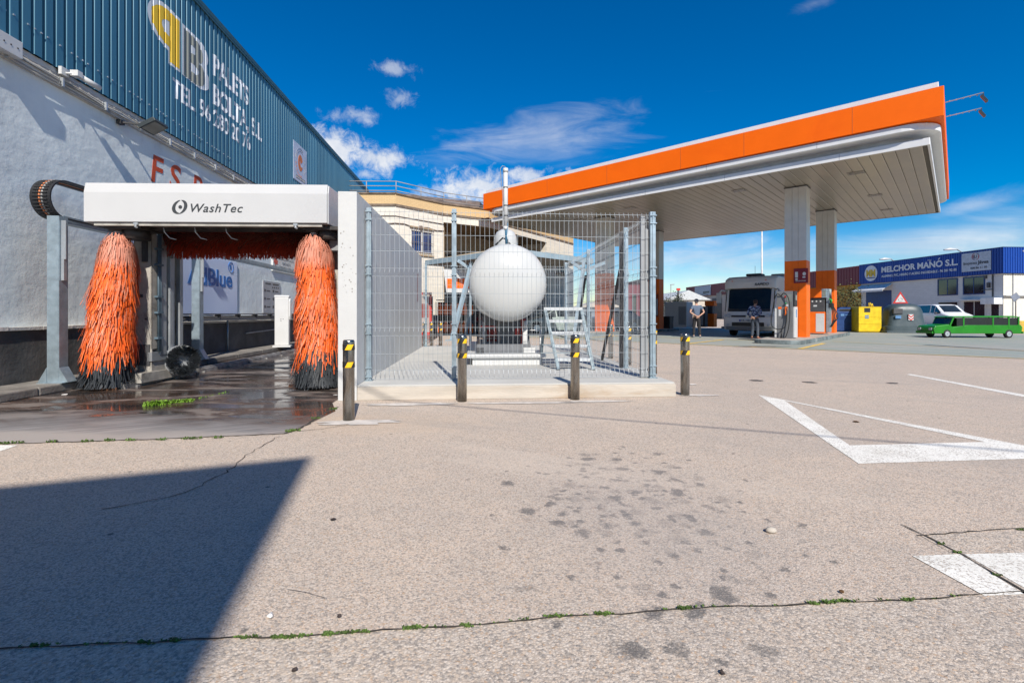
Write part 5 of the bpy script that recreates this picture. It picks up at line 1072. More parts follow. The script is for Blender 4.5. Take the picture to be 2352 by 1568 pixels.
def car(name, label, cat, loc, rotz, paint, st, wheels, wr_, lights=True, plate_=True, bumper=None, group=None):
    s = thing(name, label, cat, loc, rotz, group); g = MB(); g.smooth = True; vs = []; n = 10
    for (y, w_, zl, zm, zb, wr2, zr) in st: vs += [(-w_*.9, y, zl), (-w_, y, zm), (-w_*.97, y, zb), (-wr2, y, zr-.03), (-wr2*.8, y, zr), (wr2*.8, y, zr), (wr2, y, zr-.03), (w_*.97, y, zb), (w_, y, zm), (w_*.9, y, zl)]
    gl = MB(); fs = []; gl_f = []
    for i in range(len(st)-1):
        cab = st[i][6]-st[i][4] > .25 and st[i+1][6]-st[i+1][4] > .25; ws = (st[i][6]-st[i][4] > .25) != (st[i+1][6]-st[i+1][4] > .25)
        for j in range(n):
            q = (i*n+j, i*n+(j+1) % n, (i+1)*n+(j+1) % n, (i+1)*n+j)
            if (cab or ws) and j in (2, 6) or ws and j in (4,): gl_f.append(q)
            fs.append(q)
    m = len(st)-1; fs += [tuple(range(n))[::-1], tuple(m*n+j for j in range(n))]; g.add(vs, fs); b_ = obj('body', g, paint, s); b_.modifiers.new('es', 'EDGE_SPLIT').split_angle = R(38)
    for q in gl_f:
        P_ = [Vector(vs[k]) for k in q]; c_ = sum(P_, Vector())/4; nr = (P_[1]-P_[0]).cross(P_[2]-P_[0]);
        if nr.length < 1e-6: nr = (P_[2]-P_[0]).cross(P_[3]-P_[0])
        nr.normalize(); ref = Vector((0, st[len(st)//2][0], .7)); nr = nr if nr.dot(c_-ref) > 0 else -nr; kk = .88 if abs(nr.x) > .6 else .93
        g = MB(); g.quad(*[c_+(p-c_)*kk+nr*.012 for p in P_]); obj('window', g, glass, s, fix=False)
    W_ = st[2][1]
    for y_ in wheels:
        for sx_ in (-1, 1):
            wheel(s, sx_*(W_-.09), y_, wr_, .2); g = MB(); g.tube([(sx_*(W_-.03), y_, wr_+.02), (sx_*(W_+.004), y_, wr_+.02)], wr_*1.18, 22); obj('wheel_arch', g, black, s)
    y0 = st[0][0]; w0 = st[0][1]; zb = st[0][4]
    for sx_ in (-1, 1):
        g = MB(); g.bar((sx_*w0*.55, y0-.01, zb-.05), (sx_*w0*.98, y0+.16, zb+.0), .16, .03, up=(0, -1, .3)); obj('headlight', g, mat('headlamp', ()), s); g = MB(); g.box(sx_*W_-.0, sx_*(W_+.16), st[3][0]+.3, st[3][0]+.42, st[3][4]-.02, st[3][4]+.13); obj('mirror', g, dark, s, bevel=.02)
    g = MB(); g.box(-w0*.6, w0*.6, y0-.012, y0-.004, zb-.22, zb-.12); obj('grille', g, black, s)
    if bumper: g = MB(); g.box(-w0*1.0, w0*1.0, y0-.06, y0+.12, st[0][2]+.05, zb-.26); obj('bumper', g, bumper, s, bevel=.04)
    g = MB(); g.box(-.26, .26, y0-.075, y0-.062, zb-.40, zb-.29); obj('number_plate', g, white, s); return s
VAN = [(-.02, .72, .32, .55, .78, .6, .84), (.16, .84, .25, .6, .92, .7, 1.02), (.62, .90, .22, .65, 1.02, .78, 1.12), (1.05, .905, .22, .65, 1.08, .80, 1.20), (1.85, .91, .22, .65, 1.10, .74, 1.76), (2.3, .91, .22, .65, 1.10, .76, 1.83), (4.2, .91, .22, .65, 1.12, .76, 1.82), (4.38, .88, .3, .65, 1.12, .72, 1.72)]
car('delivery_van', 'white delivery van with dark bumper parked beyond the grey igloo bin', 'van', (34.2, 37.0, 0), R(-12), mat('van_white', (.72, .72, .72), .3, var=.02), VAN, (.82, 3.6), .32, bumper=pumpgrey)
SED = [(-.02, .66, .30, .45, .58, .55, .62), (.14, .80, .22, .5, .68, .62, .76), (.6, .86, .2, .5, .80, .68, .86), (1.15, .87, .2, .5, .86, .72, .92), (1.9, .87, .2, .5, .90, .62, 1.36), (2.5, .87, .2, .5, .90, .63, 1.40), (3.3, .87, .2, .5, .90, .60, 1.34), (3.75, .86, .22, .5, .88, .68, .98), (4.25, .80, .28, .5, .80, .6, .86)]
car('parked_car', 'old white saloon car seen between the man and the motorhome', 'car', (20.7, 45.2, 0), R(-48), mat('van_white', ()), SED, (.75, 3.3), .30)
car('parked_car', 'red car in shade seen under the white tank through the fences', 'car', (-.7, 26.4, 0), R(62), mat('car_red', (.16, .006, .01), .3), SED, (.75, 3.3), .30)  # paint darkened too, so part of the awning's shade is in the colour
car('parked_car', 'pale green-grey car seen under the right half of the white tank', 'car', (.4, 27.0, 0), R(-75), mat('car_pale', (.30, .36, .34), .3), SED, (.75, 3.3), .30)
car('parked_car', 'dark blue-grey car seen through the side fence behind the ladder', 'car', (5.3, 33.5, 0), R(-62), mat('car_slate', (.07, .09, .12), .3), SED, (.75, 3.3), .30)
# green open touring car
gv = thing('touring_car', 'bright green long open-sided touring car with a roof, driving past on the right', 'car', (20.98, 22.4, 0), R(-90-3)); gv.scale = (.95, .84, 1)
gcm = mat('vivid_green', (.012, .19, .006), .35, var=.08); 
g = MB(); g.xprism([(-2.25, .20), (-2.30, .42), (-2.2, .54), (-1.5, .62), (-1.3, .50), (-.7, .58), (-.6, .60), (1.3, .60), (1.4, .60), (2.15, .60), (2.25, .50), (2.2, .2)], -.52, .52); obj('body', g, gcm, gv, bevel=.03)
g = MB(); g.xprism([(-1.35, .945), (-1.2, .985), (1.7, 1.0), (2.1, .955), (2.1, .93), (-1.35, .925)], -.55, .55); obj('roof', g, gcm, gv, bevel=.01)
for y_ in (-1.25, -.75, .75, 1.55, 2.05):
    for sx_ in (-1, 1): g = MB(); g.bar((sx_*.5, y_-(.25 if y_ < -1 else 0), .46), (sx_*.5, y_, .95), .05, .07, up=(0, 1, 0)); obj('pillar', g, gcm, gv)
g = MB(); g.quad((-.48, -1.52, .56), (.48, -1.52, .56), (.48, -1.27, .92), (-.48, -1.27, .92)); obj('windscreen', g, glass, gv, fix=False)
for y_ in (-.9, -.1, .7, 1.4): g = MB(); g.box(-.42, .42, y_, y_+.3, .3, .5); g.box(-.42, .42, y_+.26, y_+.34, .5, .80); obj('seat', g, dark, gv, bevel=.03)
g = MB(); g.box(-.515, .515, -1.1, 1.98, .54, .91); obj('side_glazing', g, mat('dark_interior', (.012, .014, .014), .3), gv)
for y_, z_ in ((-1.6, 0), (1.55, 0)):
    for sx_ in (-1, 1): wheel(gv, sx_*.47, y_, .19, .14)
g = MB(); g.box(-.42, -.25, -2.32, -2.29, .34, .46); g.box(.25, .42, -2.32, -2.29, .34, .46); obj('headlight', g, mat('headlamp', ()), gv); g = MB(); g.box(-.5, .5, -2.36, -2.3, .2, .3); g.box(-.5, .5, 2.26, 2.32, .2, .3); obj('bumper', g, gcm, gv)

# ================================================================= CONTAINERS, KERBS
def at(px, Y): return ((px-CX)/F*Y, Y, 0)
s = thing('recycling_container', 'dark blue steel paper container left of the yellow one', 'container', at(1951, 29.2), R(-6)); g = MB(); g.box(-.75, .75, 0, 1.1, .05, 1.22); g.xprism([(0, 1.22), (0, 1.4), (.15, 1.48), (1.1, 1.48), (1.1, 1.22)], -.75, .75); obj('body', g, bluecan, s, bevel=.02)
g = MB(); g.box(-.55, .3, -.01, .02, 1.25, 1.38); obj('slot', g, black, s); g = MB(); g.box(-.5, -.3, -.02, -.004, .95, 1.08); g.box(-.25, .1, -.02, -.004, 1.0, 1.03); obj('sticker', g, mat('pale_blue_label', ()), s); g = MB(); [g.box(-.75, .75, -.02, 0, z_, z_+.03) for z_ in (.1, .45, .8)]; obj('rib', g, bluecan, s)
s = thing('recycling_container', 'yellow steel container with a square opening, between the blue and the grey bins', 'container', at(2000, 28.2), R(-12)); g = MB(); g.box(-.62, .55, 0, 1.1, .04, 1.50); obj('body', g, yelcan, s, bevel=.02)
g = MB(); g.box(-.33, -.03, -.012, .01, 1.18, 1.42); obj('slot', g, black, s); g = MB(); g.box(-.3, -.1, -.014, -.002, .82, 1.0); obj('sticker', g, mat('pale_blue_label', ()), s); g = MB(); [g.box(-.62, .55, -.018, 0, z_, z_+.025) for z_ in (.1, .5, .9, 1.47)]; g.tube([(.1, .4, 1.5), (.08, .4, 1.72), (.16, .4, 1.74), (.2, .4, 1.5)], .025, 6); g.tube([(.25, .5, 1.5), (.24, .5, 1.68), (.3, .5, 1.68), (.34, .5, 1.5)], .025, 6); obj('lifting_hook', g, yelcan, s)
s = thing('igloo_container', 'big grey rounded recycling container with a red and white chevron', 'container', at(2072, 28.0), R(-15)); igm = mat('igloo_grey', (.05, .072, .08), .45, var=.1)
g = MB(); g.smooth = True; lv = [(1.16, 0, 8), (1.14, .12, 8), (1.08, .14, 6), (1.06, .36, 6), (.97, .40, 5), (.90, .75, 4.5), (.84, 1.25, 4), (.78, 1.45, 3.5), (.62, 1.60, 3), (.3, 1.67, 3), (.02, 1.68, 2.5)]; n = 40; vs = []
for r_, z_, e_ in lv:
    for k in range(n):
        a = 2*pi*k/n; c_, s_ = cos(a), sin(a); f_ = (abs(c_)**e_+abs(s_)**e_)**(-1/e_); vs.append((r_*f_*c_, r_*.72*f_*s_, z_))
g.add(vs, [(i*n+k, i*n+(k+1) % n, (i+1)*n+(k+1) % n, (i+1)*n+k) for i in range(len(lv)-1) for k in range(n)]+[tuple(range(n))]); b_ = obj('body', g, igm, s); b_.modifiers.new('es', 'EDGE_SPLIT').split_angle = R(42)
g = MB(); g.box(.0, .24, -.70, -.62, .72, 1.06); ch_ = obj('chevron', g, white, s); g = MB(); [g.yprism([(.0, .98-.16*i), (.12, .87-.16*i), (.24, .98-.16*i), (.24, 1.05-.16*i), (.12, .94-.16*i), (.0, 1.05-.16*i)], -.706, -.702) for i in range(2)]; obj('red_chevron', g, redp, ch_)
g = MB(); g.box(-.70, -.25, -.66, -.5, 1.08, 1.38); obj('flap', g, dark, s, bevel=.02); g = MB(); g.box(-.62, -.35, -.70, -.64, .82, .98); obj('sticker', g, mat('pale_blue_label', ()), s); g = MB(); g.box(.35, 1.0, -.85, -.6, .0, .12); obj('lifting_pocket', g, black, s)
s = thing('warning_sign', 'red-bordered triangular roundabout warning sign beside the yellow container', 'sign', at(2068, 30.0), R(-20)); g = MB(); g.tube([(0, .03, 0), (0, .03, 2.3)], .03, 8); obj('pole', g, galv, s)
g = MB(); g.yprism([(-.40, 1.72), (.40, 1.72), (0, 2.46)], -.01, .01); p_ = obj('plate', g, redp, s); g = MB(); g.yprism([(-.27, 1.80), (.27, 1.80), (0, 2.30)], -.014, -.011); obj('field', g, white, p_)
g = MB()
for a0 in (0, 120, 240):
    for k in range(5): a, b = R(a0+k*18), R(a0+k*18+18); g.bar((.10*cos(a), -.016, 1.95+.10*sin(a)), (.10*cos(b), -.016, 1.95+.10*sin(b)), .03, .004)
obj('arrows', g, black, p_)
yk = mat('yellow_kerb_paint', (.62, .40, .04), .6, var=.15, vscale=3, dirt=((.30, .20, .08), .5))
g = MB()
for i in range(18): g.box(i*1.25, i*1.25+1.23, -.12, .12, 0, .36+.01*(i % 2))
tag(obj('kerb_barrier', g, yk, loc=(24.6, 30.0, 0), rotz=R(-14), bevel=.02), 'row of yellow painted kerb blocks behind the green car', 'kerb')
g = MB()
for i in range(16): g.box(i*1.6, i*1.6+1.57, -.15, .15, 0, .55)
tag(obj('kerb_barrier', g, yk, loc=(36.5, 38.0, 0), rotz=R(-12), bevel=.02), 'farther low yellow wall at the edge of the industrial street', 'kerb')
# ================================================================= TREES
def tree(name, label, loc, h, r_, m, seed, n=900, tr=.07, squash=1., leafsize=.12):
    rnd = random.Random(seed); s = thing(name, label, 'tree' if h > 2 else 'shrub', loc); g = MB(); limbs = []
    g.tube([(0, 0, 0), (.04, .02, h*.3), (-.03, 0, h*.55)], [tr, tr*.7, tr*.4], 8)
    for i in range(9):
        a = rnd.uniform(0, 2*pi); z0 = h*rnd.uniform(.2, .55); e = Vector((cos(a)*r_*rnd.uniform(.5, .95), sin(a)*r_*rnd.uniform(.5, .95), h*rnd.uniform(.5, .95))); g.tube([(0, 0, z0), e*.5+Vector((0, 0, z0*.4)), e], [tr*.45, tr*.3, tr*.1], 6); limbs.append(e)
    obj('trunk', g, bark, s); g = MB()
    for i in range(n):
        e = rnd.choice(limbs); c_ = e+Vector((rnd.gauss(0, r_*.28), rnd.gauss(0, r_*.28), rnd.gauss(0, h*.10))); a, b = rnd.uniform(0, 2*pi), rnd.uniform(-1, 1); u_ = Vector((cos(a), sin(a), b)).normalized()*leafsize*rnd.uniform(.5, 1.2); v_ = u_.cross(Vector((rnd.uniform(-1, 1), rnd.uniform(-1, 1), 1))).normalized()*leafsize*.4
        g.quad(c_-u_*.5, c_+v_, c_+u_*.5, c_-v_)
    obj('crown', g, m, s, fix=False); return s
tree('small_tree', 'small dark tree right of the fence corner, beyond the black bin', at(1545, 44), 2.9, 1.0, leafd, 1, 1300, .08, 1, .16)
tree('shrub', 'olive green shrub behind the right canopy column, before the ochre wall', at(1938, 31.5), 2.7, .9, mat('olive_leaf', (.11, .12, .04), .6, var=.4), 2, 900, .05, 1, .13)

# ================================================================= STATION SHOP BUILDING
bw = brick_mat('white_block_wall', (.72, .67, .58), (.60, .55, .47), .42, .21); by = brick_mat('yellow_brick', (.66, .47, .25), (.50, .34, .16), .26, .07)
bx = thing('station_building', 'two storey cream block building with tan brick parapet and roof railing behind the tank', 'building')
PT = [(-12, 24.9), (-5.97, 25.0), (-3.84, 27.35), (-1.4, 28.9), (4.9, 39.0)]
def seg_wall(name, a, b, z0, z1, m, thick=.3, inset=0., parent=bx):
    a, b = Vector((*a, 0)), Vector((*b, 0)); d = b-a; ln = d.length; rz = atan2(d.y, d.x); g = MB(); g.box(0, ln, inset, inset+thick, z0, z1); o = obj(name, g, m, parent, loc=(a.x, a.y, 0)); o.rotation_euler = (0, 0, rz); return o, ln
for i in range(4):
    a, b = PT[i], PT[i+1]; seg_wall('parapet', a, b, 6.72, 7.22, by); seg_wall('coping', a, b, 7.222, 7.30, mat('dark_coping', (.20, .15, .11), .9, var=.3), .42, -.06); seg_wall('parapet_foot', a, b, 6.60, 6.718, mat('dark_coping', ()), .4, -.05)
    if i < 2: seg_wall('wall', a, b, 0, 6.598, bw)
    else: seg_wall('fascia', a, b, 6.22, 6.598, bw, .3)
a = Vector(PT[3]).lerp(Vector(PT[4]), .62); seg_wall('wall', a, PT[4], 0, 6.218, bw, 4.0)
def off(p, q, dd):
    d = (Vector(q)-Vector(p)).normalized(); n_ = Vector((-d.y, d.x)); return n_*dd
rp = [Vector(PT[2])+Vector((0, .3)), Vector(PT[2])+Vector((-.9, 2.6)), Vector(PT[3])+Vector((-1.8, 2.4)), Vector(PT[4])+Vector((-2.6, 1.4))]
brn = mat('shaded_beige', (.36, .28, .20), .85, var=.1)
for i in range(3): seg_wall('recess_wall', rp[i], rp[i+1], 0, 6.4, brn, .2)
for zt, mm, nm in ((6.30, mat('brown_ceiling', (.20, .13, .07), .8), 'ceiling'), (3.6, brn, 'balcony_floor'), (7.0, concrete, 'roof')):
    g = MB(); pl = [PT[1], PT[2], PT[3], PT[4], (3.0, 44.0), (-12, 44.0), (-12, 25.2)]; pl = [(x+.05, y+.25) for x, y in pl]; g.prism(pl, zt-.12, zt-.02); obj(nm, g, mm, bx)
for i in (2,): seg_wall('shopfront', PT[i], Vector(PT[3]), .0, 3.4, mat('dark_shop_interior', (.012, .016, .025), .25, var=.5, vscale=1.2, spec=.3), .05, .9)  # near-black colour stands in for the unlit shop behind the front
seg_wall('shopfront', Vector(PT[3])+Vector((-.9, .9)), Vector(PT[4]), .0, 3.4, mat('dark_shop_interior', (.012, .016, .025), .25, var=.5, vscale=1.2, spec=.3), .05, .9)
def window(a, b, x0, x1, z0, z1, bars=True, gm=blueglass):
    a, b = Vector((*a, 0)), Vector((*b, 0)); d = b-a; rz = atan2(d.y, d.x); g = MB(); f = .06; g.box(x0, x1, -.03, .01, z0, z0+f); g.box(x0, x1, -.03, .01, z1-f, z1); g.box(x0, x0+f, -.03, .01, z0+f, z1-f); g.box(x1-f, x1, -.03, .01, z0+f, z1-f); xm = (x0+x1)/2; g.box(xm-.04, xm+.04, -.03, .01, z0+f, z1-f)
    o = obj('window', g, white, bx, loc=(a.x, a.y, 0)); o.rotation_euler = (0, 0, rz); g = MB(); g.box(x0+f, x1-f, -.012, -.004, z0+f, z1-f); obj('pane', g, gm, o)
    if bars:
        g = MB(); n_ = int((x1-x0)/.13)
        for i in range(n_+1): g.box(x0+i*(x1-x0)/n_-.008, x0+i*(x1-x0)/n_+.008, -.12, -.10, z0-.05, z1+.05)
        for z_ in (z0, z0+.45*(z1-z0), z1): g.box(x0-.05, x1+.05, -.12, -.10, z_-.01, z_+.01)
        obj('bars', g, mat('bar_brown', (.16, .12, .10), .7), o)
    g = MB(); g.box(x0-.1, x1+.1, -.10, -.0, z1+.1, z1+.17); g.box(x0-.1, x1+.1, -.08, 0, z0-.16, z0-.08); obj('sill', g, mat('brick_sill', (.36, .27, .18), .9), o)
window(PT[1], PT[2], .95, 2.35, 4.35, 5.55)
window(rp[1], rp[2], .7, 2.2, 3.9, 4.9, True, glass); window(rp[2], rp[3], 2.0, 3.3, 4.2, 4.9, True, glass)
window(a, PT[4], 1.6, 2.9, 4.2, 5.1, True, glass)
g = MB()
for i in range(4):
    p, q = Vector((*PT[i], 0)), Vector((*PT[i+1], 0))
    if i == 0: p = Vector((-9.0, 24.95, 0))
    for z_ in (7.42, 7.66, 7.90): g.tube([p+Vector((0, .1, z_)), q+Vector((0, .1, z_))], .022, 6)
    for k in range(int((q-p).length/2.6)+1): r0 = p.lerp(q, k/(int((q-p).length/2.6)+1)); g.tube([r0+Vector((0, .1, 7.2)), r0+Vector((0, .1, 7.92))], .024, 6)
obj('railing', g, mat('railing_grey', (.30, .28, .26), .5), bx)
g = MB(); g.box(-9.2, -8.9, 24.9, 25.3, 7.1, 7.95); obj('corner_pier', g, wall_white, bx); g = MB(); g.add([(-6.9, 29, 7.0), (-2.3, 31.0, 7.0), (-2.3, 34, 7.0), (-6.9, 33, 7.0), (-7.1, 28.7, 8.22), (-2.0, 30.8, 8.12), (-2.0, 34.2, 8.7), (-7.1, 33.2, 8.8)], [(0, 1, 5, 4), (1, 2, 6, 5), (2, 3, 7, 6), (3, 0, 4, 7), (4, 5, 6, 7)]); obj('roof_house', g, mat('roof_house_brown', (.20, .15, .13), .8, var=.2), bx)
g = MB()
for (i, z0, zj) in ((1, 6.1, .0), (0, 6.1, 0)): 
    p, q = Vector((*PT[i], 0)), Vector((*PT[i+1], 0)); g.tube([p+Vector((0, -.03, z0)), q+Vector((.02, -.03, z0))], .02, 5)
    g.tube([p.lerp(q, k/6)+Vector((.0, -.04, 5.72+.05*sin(k*2.1))) for k in range(7)], .03, 5)
g.box(-4.95, -4.8, 26.0, 26.15, 5.62, 5.78); obj('cable', g, mat('cable_brown', (.16, .12, .10), .7), bx)
g = MB(); g.lathe([(.12, 6.0), (.14, 6.12), (.1, 6.18)], 12, c=(-2.2, 29.3, 0)); 0
# diamond shop awning
aw = thing('shop_awning', 'blue-grey and beige diamond awning roof in front of the cream building, on leaning posts', 'awning'); bgm = mat('awning_blue_grey', (.27, .36, .42), .5, var=.08); DM = [(-4.12, 23.3), (.05, 18.95), (3.75, 22.6), (-.3, 27.2)]
g = MB(); g.prism(DM, 3.40, 3.44); obj('ceiling', g, mat('awning_ceiling', (.16, .15, .14), .7), aw)
g = MB()
for i in range(4): p, q = Vector((*DM[i], 3.52)), Vector((*DM[(i+1) % 4], 3.52)); g.bar(p, q, .08, .22)
obj('fascia', g, bgm, aw); g = MB(); g.add([(x, y, 3.642) for x, y in DM]+[(-.3, 23.3, 4.25)], [(0, 1, 4), (1, 2, 4), (2, 3, 4), (3, 0, 4)]); obj('roof', g, mat('awning_beige', (.52, .42, .28), .8, var=.1), aw, fix=False)
for b0_, b1_ in (((-2.45, 19.9, 0), (-1.75, 21.3, 3.35)), ((2.6, 20.4, 0), (3.2, 21.7, 3.35)), ((-2.4, 25.2, 0), (-1.8, 24.0, 3.35))):
    g = MB(); g.bar(b0_, b1_, .12, .18); g.box(b0_[0]-.25, b0_[0]+.25, b0_[1]-.2, b0_[1]+.2, 0, .03); obj('post', g, bgm, aw); e = Vector(b1_); g = MB(); g.bar(e-Vector((0, 0, .35)), e+Vector((1.0, .3, .05)), .06, .14); g.bar(e-Vector((0, 0, .35)), e+Vector((-.6, -.2, .05)), .06, .14); obj('bracket', g, galv, aw)
s = thing('hanging_sign', 'white tapered sign panel with an orange band of white letters under the awning', 'sign', (-3.02, 21.9, -.08), R(4)); s.scale = (.93, 1, .96); g = MB(); g.yprism([(.08, 2.22), (2.2, 2.22), (2.2, 3.2), (-.06, 3.30)], 0, .10); obj('panel', g, white, s); g = MB(); g.box(.1, 2.2, -.02, -.003, 2.42, 2.86); obj('band', g, orange, s); text('lettering', 'OTI', .95, -.024, 2.50, .62, .28, white, s, .006)
s = thing('display_cabinet', 'red-framed display cabinet standing against the cream building, left behind the fence', 'cabinet', (-4.75, 24.9, 0), R(0)); g = MB(); g.box(-.75, .62, 0, .6, .15, 2.0); obj('body', g, mat('cabinet_inside', (.40, .33, .30), .6), s); g = MB(); [g.box(x, x+.1, -.05, 0, 0, 2.15) for x in (-.75, -.1, .55)]; g.box(-.75, .65, -.05, 0, 2.05, 2.18); g.box(-.75, .65, -.05, 0, .0, .15); obj('frame', g, redp, s); g = MB(); g.box(-.6, -.15, -.02, -.002, .3, 1.1); g.box(.05, .5, -.02, -.002, .9, 1.6); obj('goods', g, mat('goods_red', (.25, .06, .05), .6), s)
# gas bottles in a rack
s = thing('bottle_rack', 'dark two tier rack for orange gas bottles under the awning', 'rack', (-3.75, 25.3, 0), 0); g = MB()
for z_ in (.02, .95): g.box(-.2, 1.9, -.05, .45, z_, z_+.05)
for x in (-.2, .85, 1.87): g.box(x, x+.03, -.05, -.02, .07, 1.7)
obj('frame', g, dark, s); g = MB(); g.box(-.18, 1.85, -.03, .43, 1.78, 1.82); g.box(-.18, 1.85, .40, .43, .08, 1.7); obj('shelf', g, black, s)
gb = thing('gas_bottle', 'orange gas bottle', 'gas bottle', (0, 0, 0), 0, 'orange gas bottles in the rack'); g = MB(); g.lathe([(.10, 0), (.13, .03), (.14, .1), (.14, .42), (.12, .5), (.06, .55), (.06, .56)], 16); obj('shell', g, orange2, gb); g = MB(); g.lathe([(.07, .55), (.07, .64)], 12); obj('collar', g, orange2, gb)
first = True
for tier, z_ in ((0, .075), (1, 1.005)):
    for i in range(6):
        c_ = gb if first else copy_tree(gb); first = False; c_.location = (-3.75-.02+i*.32, 25.5, z_); c_['label'] = 'orange gas bottle standing in the %s row of the dark rack' % ('lower' if tier == 0 else 'upper')
# ================================================================= INDUSTRIAL ROW ON THE RIGHT
MR = R(-86); MO = Vector((46.3, 46.0, 0)); blm = clad_mat('blue_fascia', (.004, .045, .26))
mb_ = thing('workshop_building', 'white block workshop with deep blue fascia and big white lettering, right of the containers', 'building', MO, MR)
wbk = brick_mat('pale_block_wall', (.62, .62, .62), (.50, .50, .50), .4, .2)
g = MB(); g.box(-17, 0, 0, 22, 0, 4.88); obj('wall', g, wbk, mb_)
def corr(mb, x0, x1, y, z0, z1, p_=.25, d_=.05, ax='x'):
    xs = []; x = x0
    while x < x1: xs += [(x, 0), (x+p_*.55, 0), (x+p_*.65, d_), (x+p_*.9, d_)]; x += p_
    pts = [((a, y+b) if ax == 'x' else (y-b, a)) for a, b in xs]; n = len(pts); mb.add([(a, b, z0) for a, b in pts]+[(a, b, z1) for a, b in pts], [(i, i+1, i+1+n, i+n) for i in range(n-1)])
g = MB(); corr(g, -17, .25, -.3, 4.9, 7.3); obj('fascia', g, blm, mb_, fix=False); g = MB(); corr(g, -.3, 22, .3, 4.9, 7.3, ax='y'); obj('fascia', g, blm, mb_, fix=False); g = MB(); g.box(-17, .2, -.2, 22, 4.885, 7.29); obj('upper_wall', g, bluecan, mb_)
g = MB(); g.box(-17, .32, -.34, 22, 7.30, 7.36); obj('coping', g, bluecan, mb_)
sgn = mat('sign_white', (.62, .66, .72), .5); FY = -.32
text('lettering', 'MELCHOR MANO S.L.', -13.5, FY, 6.10, 9.5, .66, sgn, mb_, .03, ext=.01); g = MB(); g.tube([(-7.35+.1*i, FY, 6.90+.05*sin(i*1.6)) for i in range(5)], .045, 6); g.bar((-6.15, FY, 6.86), (-5.95, FY, 7.04), .09, .02, up=(0, 1, 0)); obj('accent', g, sgn, mb_); text('lettering', 'ALUMINIO, PVC, HIERRO Y ACERO INOXIDABLE - 96 281 92 00', -13.5, FY, 5.50, 9.35, .27, sgn, mb_, .008, ext=.01)
g = MB(); g.yprism(rr(-15.1, 6.12, .98, .98, 0, 350, 36), FY-.01, FY+.01); lo = obj('logo', g, sgn, mb_); text('logo_letters', 'MM', -15.8, FY-.02, 5.75, 1.4, .85, mat('logo_gold', (.62, .42, .02), .5), mb_, .05, ext=.01); g = MB(); g.box(-15.75, -14.45, FY-.03, FY-.015, 5.5, 5.62); obj('logo_bar', g, bluecan, mb_)
g = MB(); g.box(-3.6, -.75, FY-.04, FY, 5.3, 7.15); pn = obj('sign_board', g, mat('pale_board', (.42, .47, .56), .4), mb_, bevel=.1); sgd = mat('board_ink', (.05, .06, .08), .5)
text('lettering', 'limpiezas', -3.4, FY-.05, 5.98, 1.35, .3, sgd, mb_, .004, ext=.004); text('lettering', 'Jávea', -2.0, FY-.05, 5.98, 1.05, .34, sgd, mb_, .014, ext=.004); text('lettering', '608 86 11 50', -2.7, FY-.05, 5.52, 1.6, .2, sgd, mb_, .006, ext=.004)
g = MB()
for rr2, a0, a1 in ((.33, 100, 260), (.33, -80, 80), (.2, 120, 250)):
    for k in range(10): a, b = R(a0+(a1-a0)*k/10), R(a0+(a1-a0)*(k+1)/10); g.bar((-2.2+rr2*cos(a), FY-.05, 6.72+rr2*sin(a)), (-2.2+rr2*cos(b), FY-.05, 6.72+rr2*sin(b)), .07, .01)
obj('emblem', g, mat('emblem_red', (.35, .02, .04), .5), mb_); text('lettering', 'U', -2.32, FY-.055, 6.58, .24, .3, sgd, mb_, .006, ext=.004)
def mwin(x0, x1, z0, z1, fr=bluecan, parent=mb_, mull=1, y=0.):
    g = MB(); f = .1; g.box(x0, x1, y-.06, y-.003, z0, z0+f); g.box(x0, x1, y-.06, y-.003, z1-f, z1); g.box(x0, x0+f, y-.06, y-.003, z0+f, z1-f); g.box(x1-f, x1, y-.06, y-.003, z0+f, z1-f)
    for k in range(mull): xm = x0+(x1-x0)*(k+1)/(mull+1); g.box(xm-.03, xm+.03, y-.05, y-.003, z0+f, z1-f)
    o = obj('window', g, fr, parent); g = MB(); g.box(x0+f, x1-f, y-.03, y-.01, z0+f, z1-f); obj('pane', g, glass, o)
mwin(-6.5, -4.3, 3.0, 4.78); mwin(-3.75, -1.6, 3.0, 4.78); mwin(-6.5, -4.2, .9, 2.4, white, mb_, 0); mwin(-3.75, -1.5, .7, 2.4, white); mwin(-1.1, -.2, .7, 2.3, white, mb_, 0)
g = MB(); g.box(-16.2, -12.4, -.05, -.003, 0, 3.9); obj('roller_door', g, bluecan, mb_); g = MB(); g.xprism([(-.003, 4.75), (-.003, 4.65), (-1.3, 3.95), (-1.3, 3.75), (-1.33, 3.75), (-1.33, 3.98)], -17.0, -12.2); obj('awning', g, mat('awning_white', (.66, .67, .68), .6), mb_)
g = MB(); g.box(-3.9, -1.3, -.6, -.003, 2.42, 2.52); g.box(-1.25, 0, -.9, -.003, 2.0, 2.6); obj('shop_canopy', g, mat('awning_white', ()), mb_); g = MB(); g.box(-.9, -.82, -.1, -.003, 2.7, 4.85); g.box(-1.35, -1.1, -.15, -.003, 3.6, 4.1); g.tube([(-1.9, -.05, 3.4), (-.8, -.08, 3.42)], .04, 6); g.box(-1.6, -1.4, -.12, -.003, 4.5, 4.8); obj('conduit', g, dark, mb_)
g = MB(); g.box(.02, .05, 0, 22, 0, 4.86); obj('end_wall', g, mat('cream_render', (.66, .62, .54), .85, var=.05), mb_); g = MB(); g.box(.05, .08, 4.2, 6.0, 2.9, 4.6); g.box(.05, .08, 5.0, 7.2, .2, 2.4); obj('end_window', g, glass, mb_); g = MB(); g.box(.052, .10, .9, 1.0, 0, 4.86); g.box(.052, .3, 0, 22, 2.72, 2.80); g.box(.05, .7, 5.2, 5.8, 2.6, 2.85); obj('downpipe', g, grey, mb_)
